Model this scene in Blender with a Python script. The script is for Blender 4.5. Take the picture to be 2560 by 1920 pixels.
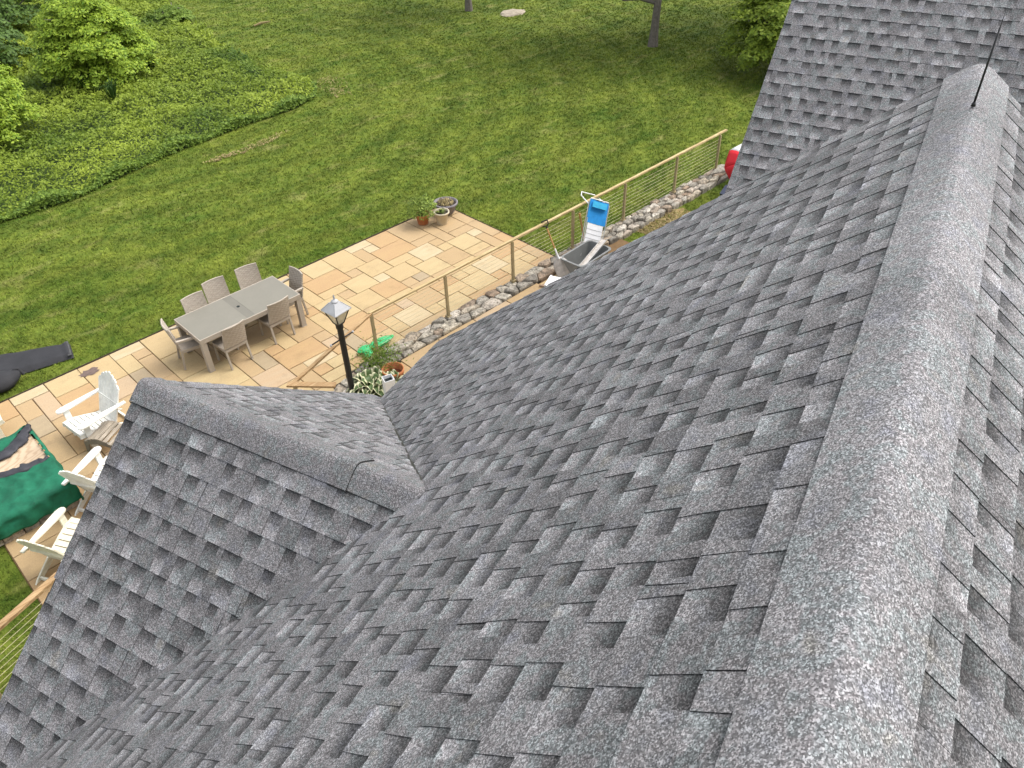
import bpy, bmesh, math, random
import numpy as np
from mathutils import Matrix, Vector
R_ = random.Random(7)
NP = np.random.default_rng(11)
for o in list(bpy.data.objects): bpy.data.objects.remove(o)
scene = bpy.context.scene
C = scene.collection

# ------------------------------------------------------------------ camera
H = 9.0                                   # camera height over the patio
CAM = np.array([[0.707782, -0.70599, -0.024965],     # right
                [-0.46006, -0.433834, -0.774683],    # image down
                [0.536087, 0.559792, -0.631857]])    # forward
FPX = 1969.95
cd = bpy.data.cameras.new('camera'); cam = bpy.data.objects.new('camera', cd); C.objects.link(cam)
cd.sensor_width = 36; cd.lens = FPX/2560*36; cd.clip_start = 0.05; cd.clip_end = 1500
r0, u0, b0 = CAM[0], -CAM[1], -CAM[2]
cam.matrix_world = Matrix(((r0[0], u0[0], b0[0], 0), (r0[1], u0[1], b0[1], 0), (r0[2], u0[2], b0[2], H), (0, 0, 0, 1)))
scene.camera = cam
scene.render.resolution_x = 1024; scene.render.resolution_y = 768
# ------------------------------------------------------------------ sky + sun (bright overcast)
SUN_EL = math.radians(56); SUN_AZ = math.atan2(-0.45, 1.0)      # direction towards the sun, in the ground plane
w = bpy.data.worlds.new('World'); scene.world = w; w.use_nodes = True
nt = w.node_tree; nt.nodes.clear()
sky = nt.nodes.new('ShaderNodeTexSky'); sky.sky_type = 'NISHITA'; sky.sun_disc = False
sky.sun_elevation = SUN_EL; sky.sun_rotation = math.pi/2 - SUN_AZ
sky.air_density = 1.0; sky.dust_density = 4.0; sky.ozone_density = 1.0
hs = nt.nodes.new('ShaderNodeHueSaturation'); hs.inputs['Saturation'].default_value = 0.28
bg = nt.nodes.new('ShaderNodeBackground'); bg.inputs['Strength'].default_value = 0.15
wo = nt.nodes.new('ShaderNodeOutputWorld')
nt.links.new(sky.outputs[0], hs.inputs['Color']); nt.links.new(hs.outputs[0], bg.inputs['Color']); nt.links.new(bg.outputs[0], wo.inputs[0])
sl = bpy.data.lights.new('sun', 'SUN'); sl.energy = 0.6; sl.angle = math.radians(40); sl.color = (1, 0.96, 0.9)
so = bpy.data.objects.new('sun', sl); C.objects.link(so)
sd = Vector((math.cos(SUN_EL)*math.cos(SUN_AZ), math.cos(SUN_EL)*math.sin(SUN_AZ), math.sin(SUN_EL)))
so.rotation_euler = sd.to_track_quat('Z', 'Y').to_euler()
vs = scene.view_settings
vs.view_transform = 'Standard'; vs.look = 'None'; vs.gamma = 1; vs.exposure = 1.22; vs.use_curve_mapping = False

# ------------------------------------------------------------------ helpers
def ray(x, y):
    return CAM.T @ np.array([(x-1280)/FPX, (y-960)/FPX, 1.0])
def at(x, y, z=0.0):
    """photo pixel -> point on the horizontal level z it stands on"""
    r = ray(x, y); t = (z-H)/r[2]
    return Vector((r[0]*t, r[1]*t, z))
def mesh_np(name, V, F, mat=None, smooth=False):
    V = np.asarray(V, dtype=np.float32); F = np.asarray(F, dtype=np.int32)
    n, k = F.shape
    me = bpy.data.meshes.new(name)
    me.vertices.add(len(V)); me.vertices.foreach_set('co', V.ravel())
    me.loops.add(n*k); me.loops.foreach_set('vertex_index', F.ravel())
    me.polygons.add(n); me.polygons.foreach_set('loop_start', np.arange(0, n*k, k, dtype=np.int32))
    me.polygons.foreach_set('loop_total', np.full(n, k, dtype=np.int32))
    if smooth: me.polygons.foreach_set('use_smooth', np.ones(n, dtype=bool))
    me.update(calc_edges=True); me.validate()
    if mat: me.materials.append(mat)
    return me
def link(name, me, parent=None, loc=(0, 0, 0), rz=0.0):
    o = bpy.data.objects.new(name, me); C.objects.link(o)
    o.location = loc; o.rotation_euler = (0, 0, rz)
    if parent: o.parent = parent
    return o
def tag(o, label=None, cat=None, group=None, kind=None):
    if label: o['label'] = label
    if cat: o['category'] = cat
    if group: o['group'] = group
    if kind: o['kind'] = kind
    return o
def thing(name, label, cat, loc=(0, 0, 0), rz=0.0, group=None):
    return tag(link(name, None, None, loc, rz), label, cat, group)
class MB:
    """collects shapes, builds ONE mesh object"""
    def __init__(s): s.v = []; s.f = []
    def poly(s, V, F):
        n = len(s.v); s.v += [tuple(p) for p in V]; s.f += [tuple(n+i for i in f) for f in F]; return s
    def box(s, c, d, M=None):
        x, y, z = d[0]/2, d[1]/2, d[2]/2
        P = [Vector((sx*x, sy*y, sz*z)) for sx in (-1, 1) for sy in (-1, 1) for sz in (-1, 1)]
        if M is not None: P = [M @ p for p in P]
        c = Vector(c); P = [p+c for p in P]
        return s.poly(P, [(0, 1, 3, 2), (4, 6, 7, 5), (0, 4, 5, 1), (2, 3, 7, 6), (0, 2, 6, 4), (1, 5, 7, 3)])
    def bar(s, a, b, wd, th, up=(0, 0, 1)):
        a, b = Vector(a), Vector(b); d = b-a; L = d.length; x = d/L
        u = Vector(up); y = u.cross(x)
        if y.length < 1e-4: y = Vector((0, 1, 0)).cross(x)
        y.normalize(); z = x.cross(y)
        M = Matrix((x, y, z)).transposed()
        return s.box((a+b)/2, (L, wd, th), M)
    def tube(s, pts, r, n=8, cap=True):
        pts = [Vector(p) for p in pts]; rs = r if isinstance(r, (list, tuple)) else [r]*len(pts)
        V = []; prev = None
        for i, p in enumerate(pts):
            t = (pts[min(i+1, len(pts)-1)]-pts[max(i-1, 0)]).normalized()
            a = prev if prev is not None else (Vector((0, 0, 1)) if abs(t.z) < .9 else Vector((1, 0, 0)))
            u = (a-t*a.dot(t)).normalized(); prev = u; v = t.cross(u)
            for k in range(n):
                q = 2*math.pi*k/n; V.append(p+(u*math.cos(q)+v*math.sin(q))*rs[i])
        F = [(i*n+k, i*n+(k+1) % n, (i+1)*n+(k+1) % n, (i+1)*n+k) for i in range(len(pts)-1) for k in range(n)]
        if cap: F += [tuple(range(n))[::-1], tuple((len(pts)-1)*n+k for k in range(n))]
        return s.poly(V, F)
    def lathe(s, prof, n=20, c=(0, 0, 0)):
        V = [(c[0]+r*math.cos(2*math.pi*k/n), c[1]+r*math.sin(2*math.pi*k/n), c[2]+z) for r, z in prof for k in range(n)]
        F = [(i*n+k, i*n+(k+1) % n, (i+1)*n+(k+1) % n, (i+1)*n+k) for i in range(len(prof)-1) for k in range(n)]
        return s.poly(V, F)
    def build(s, name, mat, parent=None, loc=(0, 0, 0), rz=0.0, smooth=False):
        me = bpy.data.meshes.new(name); me.from_pydata([tuple(p) for p in s.v], [], s.f)
        if smooth:
            for p in me.polygons: p.use_smooth = True
        me.materials.append(mat); me.update()
        return link(name, me, parent, loc, rz)
def copy_tree(o, parent=None):
    c = o.copy(); C.objects.link(c); c.parent = parent
    for ch in o.children: copy_tree(ch, c)
    return c

# ------------------------------------------------------------------ materials
class NT:
    def __init__(s, name, rough=0.8, spec=0.3):
        s.m = bpy.data.materials.new(name); s.m.use_nodes = True; s.t = s.m.node_tree
        s.b = s.t.nodes['Principled BSDF']; s.b.inputs['Roughness'].default_value = rough
        s.b.inputs['Specular IOR Level'].default_value = spec
    def n(s, typ, **kw):
        x = s.t.nodes.new(typ)
        for k, v in kw.items():
            if k in x.inputs: x.inputs[k].default_value = v
            else: setattr(x, k, v)
        return x
    def l(s, a, b): s.t.links.new(a, b)
    def pos(s, obj=False):
        return s.n('ShaderNodeTexCoord').outputs['Object'] if obj else s.n('ShaderNodeNewGeometry').outputs['Position']
    def noise(s, vec, scale, detail=3, rough=.55, out=0):
        x = s.n('ShaderNodeTexNoise', Scale=scale, Detail=detail, Roughness=rough); s.l(vec, x.inputs['Vector']); return x.outputs[out]
    def ramp(s, fac, stops, interp='LINEAR'):
        x = s.n('ShaderNodeValToRGB'); x.color_ramp.interpolation = interp; e = x.color_ramp.elements
        while len(e) < len(stops): e.new(.5)
        for i, (p, c) in enumerate(stops):
            e[i].position = p; e[i].color = (c, c, c, 1) if not hasattr(c, '__len__') else (*c, 1)
        s.l(fac, x.inputs[0]); return x.outputs[0]
    def mix(s, a, b, fac, mode='MIX'):
        x = s.n('ShaderNodeMix', data_type='RGBA', blend_type=mode)
        for v, i in ((fac, 0), (a, 6), (b, 7)):
            if hasattr(v, 'is_linked') or hasattr(v, 'links'): s.l(v, x.inputs[i])
            elif i == 0: x.inputs[0].default_value = v
            else: x.inputs[i].default_value = (*v, 1)
        return x.outputs[2]
    def mapped(s, vec, scale=(1, 1, 1), rot=(0, 0, 0)):
        x = s.n('ShaderNodeMapping'); x.inputs['Scale'].default_value = scale; x.inputs['Rotation'].default_value = rot
        s.l(vec, x.inputs['Vector']); return x.outputs[0]
    def bump(s, h, strength=.3, dist=.01):
        x = s.n('ShaderNodeBump', Strength=strength, Distance=dist); s.l(h, x.inputs['Height']); s.l(x.outputs[0], s.b.inputs['Normal'])
    def col(s, c):
        if hasattr(c, 'links'): s.l(c, s.b.inputs['Base Color'])
        else: s.b.inputs['Base Color'].default_value = (*c, 1)
        return s
def plain(name, c, rough=.7, var=.25, scale=6, spec=.3, bump=0, metal=0, obj=True):
    m = NT(name, rough, spec); v = m.pos(obj)
    n1 = m.noise(v, scale, 4); n2 = m.noise(v, scale*9, 2)
    a = tuple(x*(1-var) for x in c); b = tuple(min(1, x*(1+var)) for x in c)
    f = m.mix(n1, n2, .35)
    m.col(m.mix(a, b, m.ramp(f, [(.3, 0), (.7, 1)])))
    m.b.inputs['Metallic'].default_value = metal
    if bump: m.bump(n2, bump, .01)
    return m.m

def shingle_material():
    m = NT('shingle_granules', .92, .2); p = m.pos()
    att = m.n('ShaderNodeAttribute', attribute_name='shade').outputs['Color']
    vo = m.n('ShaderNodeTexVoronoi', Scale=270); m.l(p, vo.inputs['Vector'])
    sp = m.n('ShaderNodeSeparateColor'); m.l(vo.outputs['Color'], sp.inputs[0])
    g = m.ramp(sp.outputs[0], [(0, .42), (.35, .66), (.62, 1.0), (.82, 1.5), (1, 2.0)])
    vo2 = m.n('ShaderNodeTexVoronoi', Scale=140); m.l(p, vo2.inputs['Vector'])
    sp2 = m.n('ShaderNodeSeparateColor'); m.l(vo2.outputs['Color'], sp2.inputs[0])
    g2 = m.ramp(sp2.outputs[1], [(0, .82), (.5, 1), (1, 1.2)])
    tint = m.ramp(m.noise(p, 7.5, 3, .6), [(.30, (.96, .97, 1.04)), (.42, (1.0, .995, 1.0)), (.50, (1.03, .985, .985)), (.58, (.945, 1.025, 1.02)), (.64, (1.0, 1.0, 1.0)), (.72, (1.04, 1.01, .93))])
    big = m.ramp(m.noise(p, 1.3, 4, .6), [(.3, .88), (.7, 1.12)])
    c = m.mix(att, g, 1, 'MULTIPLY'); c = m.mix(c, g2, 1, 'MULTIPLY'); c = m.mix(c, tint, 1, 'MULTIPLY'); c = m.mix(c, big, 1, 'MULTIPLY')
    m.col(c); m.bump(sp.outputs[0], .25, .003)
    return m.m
M_SH = shingle_material()

def lawn_material(name, dark, light, dry):
    m = NT(name, .9, .15); p = m.pos()
    att = m.n('ShaderNodeAttribute', attribute_name='tint').outputs['Fac']
    st = m.mapped(p, (.35, 1.5, 1), (0, 0, .45))
    a = m.noise(p, .45, 4, .6); b = m.noise(st, .9, 3, .6); c = m.noise(p, 3.2, 4, .65)
    f = m.mix(m.mix(a, b, .5), c, .4)
    col = m.ramp(f, [(.38, dark), (.50, tuple((x+y)/2 for x, y in zip(dark, light))), (.61, light)])
    d2 = m.ramp(m.mix(m.noise(p, 1.1, 5, .75), m.noise(st, 1.3, 4, .7), .5), [(.54, 0), (.68, .75)])
    col = m.mix(col, dry, d2)
    sub = m.n('ShaderNodeVectorMath', operation='SUBTRACT'); m.l(p, sub.inputs[0]); sub.inputs[1].default_value = (9.0, 27.5, 0)
    wv = m.n('ShaderNodeTexWave', Scale=.23, Distortion=3.2, wave_type='RINGS', rings_direction='Z'); wv.inputs['Detail'].default_value = 2.0; m.l(sub.outputs[0], wv.inputs['Vector'])
    col = m.mix(col, m.ramp(wv.outputs['Fac'], [(.15, .91), (.8, 1.09)]), 1, 'MULTIPLY')
    col = m.mix(col, m.ramp(att, [(0, .5), (.5, 1), (1, 1.65)]), 1, 'MULTIPLY')
    m.col(col); return m.m
M_LAWN = lawn_material('lawn_soil_grass', (.05, .090, .010), (.15, .18, .026), (.25, .235, .08))
M_GRASS = lawn_material('grass_blades', (.060, .110, .012), (.195, .235, .034), (.34, .32, .105))

def leaf_material(name, a, b, trans=.25, rough=.6):
    m = NT(name, rough, .3)
    att = m.n('ShaderNodeAttribute', attribute_name='tint').outputs['Fac']
    n = m.noise(m.pos(), 1.6, 3)
    f = m.mix(att, n, .35)
    c = m.ramp(f, [(.15, a), (.85, b)])
    m.col(c)
    tr = m.n('ShaderNodeBsdfTranslucent'); m.l(c, tr.inputs[0])
    mx = m.n('ShaderNodeMixShader'); mx.inputs[0].default_value = trans
    m.l(m.b.outputs[0], mx.inputs[1]); m.l(tr.outputs[0], mx.inputs[2])
    m.l(mx.outputs[0], m.t.nodes['Material Output'].inputs[0])
    return m.m
M_LIME = leaf_material('lime_leaves', (.085, .185, .016), (.42, .54, .05), .3)
M_WEED = leaf_material('weed_leaves', (.062, .128, .012), (.32, .40, .042), .3)
M_DARKLEAF = leaf_material('dark_leaves', (.03, .07, .010), (.11, .19, .028), .2)
M_MIDLEAF = leaf_material('mid_leaves', (.06, .12, .014), (.23, .33, .045), .25)
M_POTLEAF = leaf_material('pot_leaves', (.09, .15, .02), (.28, .36, .06), .25)
M_STRAW = leaf_material('straw_stems', (.22, .17, .07), (.42, .33, .15), .1)
M_HOSTA = None

def slab_material(name, c, c2):
    m = NT(name, .75, .3); p = m.pos()
    ri = m.n('ShaderNodeObjectInfo').outputs['Random']
    st = m.mapped(p, (1.2, 5.0, 1), (0, 0, .2))
    off = m.n('ShaderNodeVectorMath', operation='ADD'); m.l(st, off.inputs[0])
    cb = m.n('ShaderNodeCombineXYZ'); mu = m.n('ShaderNodeMath', operation='MULTIPLY'); mu.inputs[1].default_value = 37.0
    m.l(ri, mu.inputs[0]); m.l(mu.outputs[0], cb.inputs[0]); m.l(cb.outputs[0], off.inputs[1])
    n1 = m.noise(off.outputs[0], 1.6, 5, .62); n2 = m.noise(p, 45, 3, .6)
    col = m.mix(c, c2, m.ramp(n1, [(.36, 0), (.68, 1)]))
    col = m.mix(col, m.ramp(n2, [(.3, .88), (.7, 1.1)]), 1, 'MULTIPLY')
    dirt = m.ramp(m.noise(p, 2.1, 5, .7), [(.55, 1.0), (.8, .72)])
    col = m.mix(col, dirt, 1, 'MULTIPLY')
    m.col(col); m.bump(n1, .15, .01); return m.m
SLABM = {
 'W': slab_material('sandstone_cream', (0.481, 0.391, 0.246), (0.454, 0.347, 0.199)),
 'C': slab_material('sandstone_pale_yellow', (0.464, 0.360, 0.194), (0.432, 0.320, 0.169)),
 'Y': slab_material('sandstone_yellow', (0.436, 0.320, 0.165), (0.454, 0.338, 0.181)),
 'T': slab_material('sandstone_tan', (0.419, 0.297, 0.160), (0.392, 0.280, 0.156)),
 'O': slab_material('sandstone_orange', (0.428, 0.289, 0.143), (0.405, 0.262, 0.135)),
 'P': slab_material('sandstone_pink', (0.436, 0.312, 0.190), (0.432, 0.328, 0.212)),
 'G': slab_material('sandstone_grey', (0.364, 0.284, 0.178), (0.337, 0.262, 0.165)),
 'B': slab_material('sandstone_brown', (0.392, 0.275, 0.148), (0.409, 0.289, 0.151)),
}
M_JOINT = plain('joint_sand', (.17, .105, .05), .95, .3, 8)
def stone_material():
    m = NT('wall_stone', .85, .25); p = m.pos()
    ri = m.n('ShaderNodeObjectInfo').outputs['Random']
    base = m.ramp(ri, [(0, (.22, .20, .17)), (.3, (.34, .31, .26)), (.55, (.48, .43, .34)), (.75, (.28, .20, .14)), (1, (.55, .51, .44))])
    n1 = m.noise(p, 8, 6, .72); n2 = m.noise(p, 26, 5, .75)
    c = m.mix(base, m.ramp(n1, [(.34, .30), (.48, .9), (.66, 1.35)]), 1, 'MULTIPLY')
    lich = m.ramp(n2, [(.50, 0), (.60, .85)]); c = m.mix(c, (.12, .105, .08), lich)
    m.col(c); m.bump(n2, .5, .02); return m.m
M_STONE = stone_material()
M_EARTH = plain('dark_earth', (.05, .04, .03), .95, .4, 12, bump=.4)
M_STRAWBED = plain('dry_straw', (.28, .20, .09), .95, .4, 14, bump=.5)
def wood(name, a, b, sc=(1, 1, 1), k=14):
    m = NT(name, .75, .25); p = m.mapped(m.pos(True), sc)
    n1 = m.noise(p, k, 5, .6); n2 = m.noise(m.pos(True), 5, 3)
    c = m.mix(a, b, m.ramp(n1, [(.35, 0), (.65, 1)])); c = m.mix(c, m.ramp(n2, [(.3, .85), (.7, 1.12)]), 1, 'MULTIPLY')
    m.col(c); m.bump(n1, .2, .006); return m.m
M_RAIL = wood('rail_wood', (.36, .25, .11), (.56, .45, .25), (.25, 4, 4))
M_RAILOLD = wood('rail_wood_weathered', (.26, .15, .065), (.46, .32, .17), (.25, 4, 4))
M_POST = plain('post_metal', (.34, .27, .15), .6, .2, 8)
M_CABLE = plain('cable_steel', (.42, .36, .20), .45, .15, 5, .5)
M_WHITE = wood('white_painted_wood', (.70, .69, .63), (.82, .81, .76), (.4, 3, 3), 10)
M_CREAM = wood('cream_painted_wood', (.66, .63, .50), (.78, .75, .62), (.4, 3, 3), 10)
M_GREYWOOD = wood('weathered_grey_wood', (.20, .17, .13), (.42, .36, .28), (.4, 6, 6), 12)
M_GREYEDGE = wood('weathered_dark_wood', (.16, .15, .12), (.24, .22, .18), (.4, 6, 6), 12)
def wicker(name, a, b):
    m = NT(name, .7, .3); p = m.pos(True)
    w1 = m.n('ShaderNodeTexWave', Scale=22, Distortion=1.2, bands_direction='Z'); m.l(p, w1.inputs['Vector'])
    w2 = m.n('ShaderNodeTexWave', Scale=14, Distortion=.8, bands_direction='X'); m.l(p, w2.inputs['Vector'])
    n = m.noise(p, 60, 3)
    f = m.mix(w1.outputs['Fac'], w2.outputs['Fac'], .15); f = m.mix(f, n, .35)
    m.col(m.mix(a, b, f)); m.bump(f, .5, .008); return m.m
M_WICKER = wicker('wicker_weave', (.22, .185, .15), (.50, .44, .36))
M_TABLETOP = plain('table_top_glass', (.20, .187, .15), .42, .07, 2.5, .4)
M_TABLEGAP = plain('table_leaf_strip', (.165, .155, .125), .5, .08, 6, .4)
M_BLACK = plain('black_paint', (.014, .014, .015), .45, .3, 9, .4)
M_ZINC = plain('zinc_lantern', (.42, .42, .43), .5, .15, 10, .4)
def glassm():
    m = NT('lantern_glass', .2, .5); m.col((.78, .72, .56)); m.b.inputs['Alpha'].default_value = .42
    return m.m
M_GLASS = glassm()
M_TERRA = plain('terracotta', (.46, .17, .07), .8, .2, 7)
M_TERRADARK = plain('terracotta_inside', (.14, .04, .02), .9, .3, 9)
M_BEIGE = plain('beige_pot', (.52, .45, .33), .7, .15, 7)
M_GREYPOT = plain('grey_purple_pot', (.20, .18, .19), .65, .2, 7)
M_SOIL = plain('potting_soil', (.045, .035, .025), .95, .4, 20, bump=.4)
M_GREENPL = plain('green_plastic', (.02, .42, .13), .4, .2, 9, .5)
M_WHITEPL = plain('white_plastic', (.80, .80, .80), .45, .06, 5, .5)
M_HOLLOW = plain('tube_inside', (.015, .02, .02), .9, .2, 5)
M_ALU = plain('aluminium', (.55, .54, .52), .38, .2, 9, .5, metal=.75)
M_ALUBR = plain('aluminium_stained', (.50, .46, .42), .5, .35, 9, .5, metal=.3)
M_BINGREY = plain('grey_bin_plastic', (.21, .215, .21), .55, .15, 6, .4)
M_BLUE = plain('blue_fabric', (.02, .25, .62), .75, .15, 12)
M_LTBLUE = plain('light_blue_pillow', (.05, .42, .70), .75, .15, 12)
M_WHITEFAB = plain('white_fabric', (.78, .78, .80), .8, .08, 12)
M_WOODTOOL = wood('tool_wood', (.36, .18, .06), (.55, .32, .13), (3, 3, .4))
M_RED = plain('red_cloth', (.62, .018, .03), .6, .15, 4, .3)
M_WHITECL = plain('white_cloth', (.8, .8, .8), .6, .05, 4, .3)
M_DKGREY = plain('dark_grey_cloth', (.055, .065, .075), .7, .2, 6, .3)
M_NAVY = plain('navy_plastic', (.012, .022, .05), .5, .2, 6, .4)
M_BLKMAT = plain('black_fabric', (.028, .028, .031), .75, .25, 5, .3, bump=.2)
M_RUST = plain('rusty_iron', (.05, .028, .02), .8, .3, 20, bump=.3)
M_SIDING = plain('house_siding', (.40, .40, .38), .8, .1, 3)
M_FASCIA = plain('white_trim', (.75, .75, .73), .6, .05, 3)
M_DRIP = plain('dark_drip_edge', (.03, .028, .028), .5, .2, 6, .4)
M_DECK = plain('roof_underlay', (.05, .05, .052), .95, .2, 6)
M_BARK = plain('tree_bark', (.15, .13, .11), .9, .4, 12, bump=.6)
M_ROCK = plain('pale_rock', (.34, .29, .22), .9, .3, 4, bump=.4)
def tarp_material():
    m = NT('green_tarp', .75, .2); p = m.pos()
    n1 = m.noise(p, 3.0, 5, .65); n2 = m.noise(p, 16, 5, .7)
    c = m.ramp(n1, [(.3, (.008, .07, .038)), (.6, (.015, .145, .078)), (.75, (.035, .20, .12))])
    dirt = m.ramp(n2, [(.62, 0), (.72, .85)]); c = m.mix(c, (.02, .04, .03), dirt)
    m.col(c); m.bump(n1, .4, .05); return m.m
M_TARP = tarp_material()
M_TARPIN = plain('tarp_black_lining', (.035, .035, .042), .6, .35, 6, .35, bump=.3)
def plywood():
    m = NT('plywood', .75, .25); p = m.mapped(m.pos(), (1.6, 4.5, 1), (0, 0, .35))
    n0 = m.noise(p, .9, 3, .5)
    wv = m.n('ShaderNodeTexWave', Scale=1.1, Distortion=14.0, Detail=2.0); wv.inputs['Detail Scale'].default_value = .9; m.l(p, wv.inputs['Vector'])
    c = m.mix((.40, .29, .19), (.50, .385, .265), m.ramp(wv.outputs['Fac'], [(.05, 0), (.5, 1)]))
    c = m.mix(c, m.ramp(n0, [(.3, .8), (.7, 1.1)]), 1, 'MULTIPLY'); m.col(c); return m.m
M_PLY = plywood()
def hosta_material():
    m = NT('variegated_leaf', .5, .4)
    att = m.n('ShaderNodeAttribute', attribute_name='rim').outputs['Fac']
    m.col(m.ramp(att, [(.45, (.075, .12, .035)), (.62, (.62, .60, .38))])); return m.m
M_HOSTA = hosta_material()

def set_attr(me, name, vals):
    a = me.attributes.new(name, 'FLOAT', 'POINT'); a.data.foreach_set('value', np.asarray(vals, dtype=np.float32))
def leaves(name, P, N, size, mat, parent=None, aspect=.55, kind=None, tint=None, loc=(0, 0, 0)):
    """many leaf-sized rhombi; P centres, N rough normals"""
    P = np.asarray(P, float); n = len(P); N = np.asarray(N, float)
    N = N/np.linalg.norm(N, axis=1, keepdims=True)
    a = NP.normal(size=(n, 3)); t = np.cross(N, a); t /= np.linalg.norm(t, axis=1, keepdims=True); b = np.cross(N, t)
    s = (np.asarray(size)*np.ones(n))[:, None]
    V = np.stack([P-t*s*.5, P+b*s*aspect*.5-N*s*.08, P+t*s*.5, P-b*s*aspect*.5-N*s*.08], 1).reshape(-1, 3)
    F = np.arange(4*n).reshape(n, 4)
    me = mesh_np(name, V, F, mat)
    if tint is None: tint = NP.random(n)
    set_attr(me, 'tint', np.repeat(tint, 4))
    o = link(name, me, parent, loc)
    if kind: o['kind'] = kind
    return o

# ------------------------------------------------------------------ ground
def quad_sheet(name, pts, z, mat, div=1):
    me = bpy.data.meshes.new(name); me.from_pydata([(p[0], p[1], z) for p in pts], [], [tuple(range(len(pts)))]); me.materials.append(mat)
    return link(name, me)
lawn = quad_sheet('lawn', [(-300, -300), (300, -300), (300, 300), (-300, 300)], -.045, M_LAWN); tag(lawn, kind='structure')
a = lawn.data.attributes.new('tint', 'FLOAT', 'POINT'); a.data.foreach_set('value', np.full(4, .5, np.float32))

BED = [at(*q) for q in ((-60, 575), (0, 553), (180, 497), (400, 393), (620, 308), (740, 268), (785, 240), (787, 220), (765, 198), (650, 172), (560, 120), (470, 60), (430, 20), (400, 0))]
BED = [(p.x, p.y) for p in BED]+[(17.5, 46), (17, 62), (2, 62), (-4, 40)]
def in_poly(x, y, poly):
    c = np.zeros(np.shape(x), bool); n = len(poly)
    for i in range(n):
        x1, y1 = poly[i]; x2, y2 = poly[(i+1) % n]
        k = ((y1 > y) != (y2 > y)) & (x < (x2-x1)*(y-y1)/(y2-y1+1e-12)+x1)
        c ^= k
    return c
PX0, PX1, PY1 = -.17, 11.49, 14.30
def lawn_ok(x, y):
    pat = (x > PX0-.02) & (x < PX1+.02) & (y < PY1+.02) & (y > 7)
    walk = (x > 5) & (x < 13.05) & (y < 10.4)
    wall = (x > 5) & (x < 17.4) & (y > 9.78) & (y < 10.45)
    return ~(pat | walk | wall | in_poly(x, y, BED))
def frustum(x, y, z=0, m=80):
    q = np.stack([x, y, np.full_like(x, z-H)]); c = CAM @ q
    u = c[0]/c[2]*FPX+1280; v = c[1]/c[2]*FPX+960
    return (c[2] > 1) & (u > -m) & (u < 2560+m) & (v > -m) & (v < 1920+m)
side = quad_sheet('side_lawn', [(13.02, 5), (19, 5), (17.6, 9.86), (13.02, 9.86)], .035, M_LAWN); tag(side, kind='structure')
a = side.data.attributes.new('tint', 'FLOAT', 'POINT'); a.data.foreach_set('value', np.full(4, .5, np.float32))
wk = quad_sheet('walk_bed', [(5.5, 7.0), (13.0, 7.0), (13.0, 9.86), (5.5, 9.86)], .09, M_JOINT); tag(wk, kind='structure')
def grass_field():
    Vs = []; ts = []
    for (lo, hi, dens, hgt, wid) in ((0, 19, 560, .05, .012), (19, 25, 330, .05, .017), (25, 33, 210, .05, .023), (33, 48, 110, .05, .03)):
        n = int(dens*60*52); x = NP.uniform(-12, 48, n); y = NP.uniform(6, 58, n)
        dist = np.hypot(x, y); k = (dist >= lo) & (dist < hi)
        x, y = x[k], y[k]; k = frustum(x, y); x, y = x[k], y[k]; k = lawn_ok(x, y); x, y = x[k], y[k]
        n = len(x); tint = np.clip(NP.normal(.5, .2, n), 0, 1)
        for b in range(3):
            an = NP.uniform(0, 2*np.pi, n); h = hgt*NP.uniform(.5, 1.15, n); ln = NP.uniform(.3, 1.3, n)*h
            bx, by = x+NP.normal(0, .02, n), y+NP.normal(0, .02, n)
            dx, dy = np.cos(an), np.sin(an); w2 = wid*.5
            z0 = np.where((x > 13) & (y < 9.8), .035, -.045)
            p0 = np.stack([bx-dy*w2, by+dx*w2, z0], 1); p1 = np.stack([bx+dy*w2, by-dx*w2, z0], 1)
            p2 = np.stack([bx+dx*ln, by+dy*ln, z0+h], 1)
            Vs.append(np.stack([p0, p1, p2], 1).reshape(-1, 3)); ts.append(np.repeat(tint, 3))
    V = np.concatenate(Vs); me = mesh_np('lawn_grass', V, np.arange(len(V)).reshape(-1, 3), M_GRASS)
    set_attr(me, 'tint', np.concatenate(ts))
    o = link('lawn_grass', me); tag(o, 'short mown green grass of the big lawn', 'grass', kind='stuff')
grass_field()

# ------------------------------------------------------------------ house (local axes: x along the main ridge, y towards the patio)
TH = math.atan2(.29091, .95675)
house = thing('house', 'house with grey architectural shingle roofs, small gable dormer and far wing', 'house', (0, 0, 0), TH)
TP = .815; PA = math.atan(TP); CP, SP = math.cos(PA), math.sin(PA)
K = 1.27
RS, RZ = -.14, H-1.42                     # main ridge
R0M, R1M = -4.5, 5.08                     # main roof ends along the ridge
ES = 3.645                                # patio-side eave
EXPO = .1436
DR, DZ, DF = 2.2, H-2.965, 3.82           # dormer ridge position, height, front
WR, WZ, WS, WSL = 8.0, H-3.82, 1.78, .844 # wing slope: point, height, rake, pitch
def slope(name, O, U, D, ulen, dlen):
    """roof slope: O = corner at ridge, U along courses, D down the slope (house axes)"""
    U, D = Vector(U).normalized(), Vector(D).normalized(); N = U.cross(D)
    if N.z < 0: N = -N
    return dict(name=name, O=Vector(O), U=U, D=D, N=N, ul=ulen, dl=dlen)
ml = slope('main_roof_slope', (R0M, RS, RZ), (1, 0, 0), (0, CP, -SP), R1M-R0M, (ES-RS)/CP)
mr = slope('main_roof_slope', (R0M, RS, RZ), (1, 0, 0), (0, -CP, -SP), R1M-R0M, (ES-RS)/CP)
dl = slope('dormer_roof_slope', (DR, 1.2, DZ), (0, 1, 0), (-CP, 0, -SP), DF-1.2, 2.55)
dr = slope('dormer_roof_slope', (DR, 1.2, DZ), (0, 1, 0), (CP, 0, -SP), DF-1.2, 2.55)
wl_ = math.sqrt(1+WSL**2)
WRR = 12.6
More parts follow.
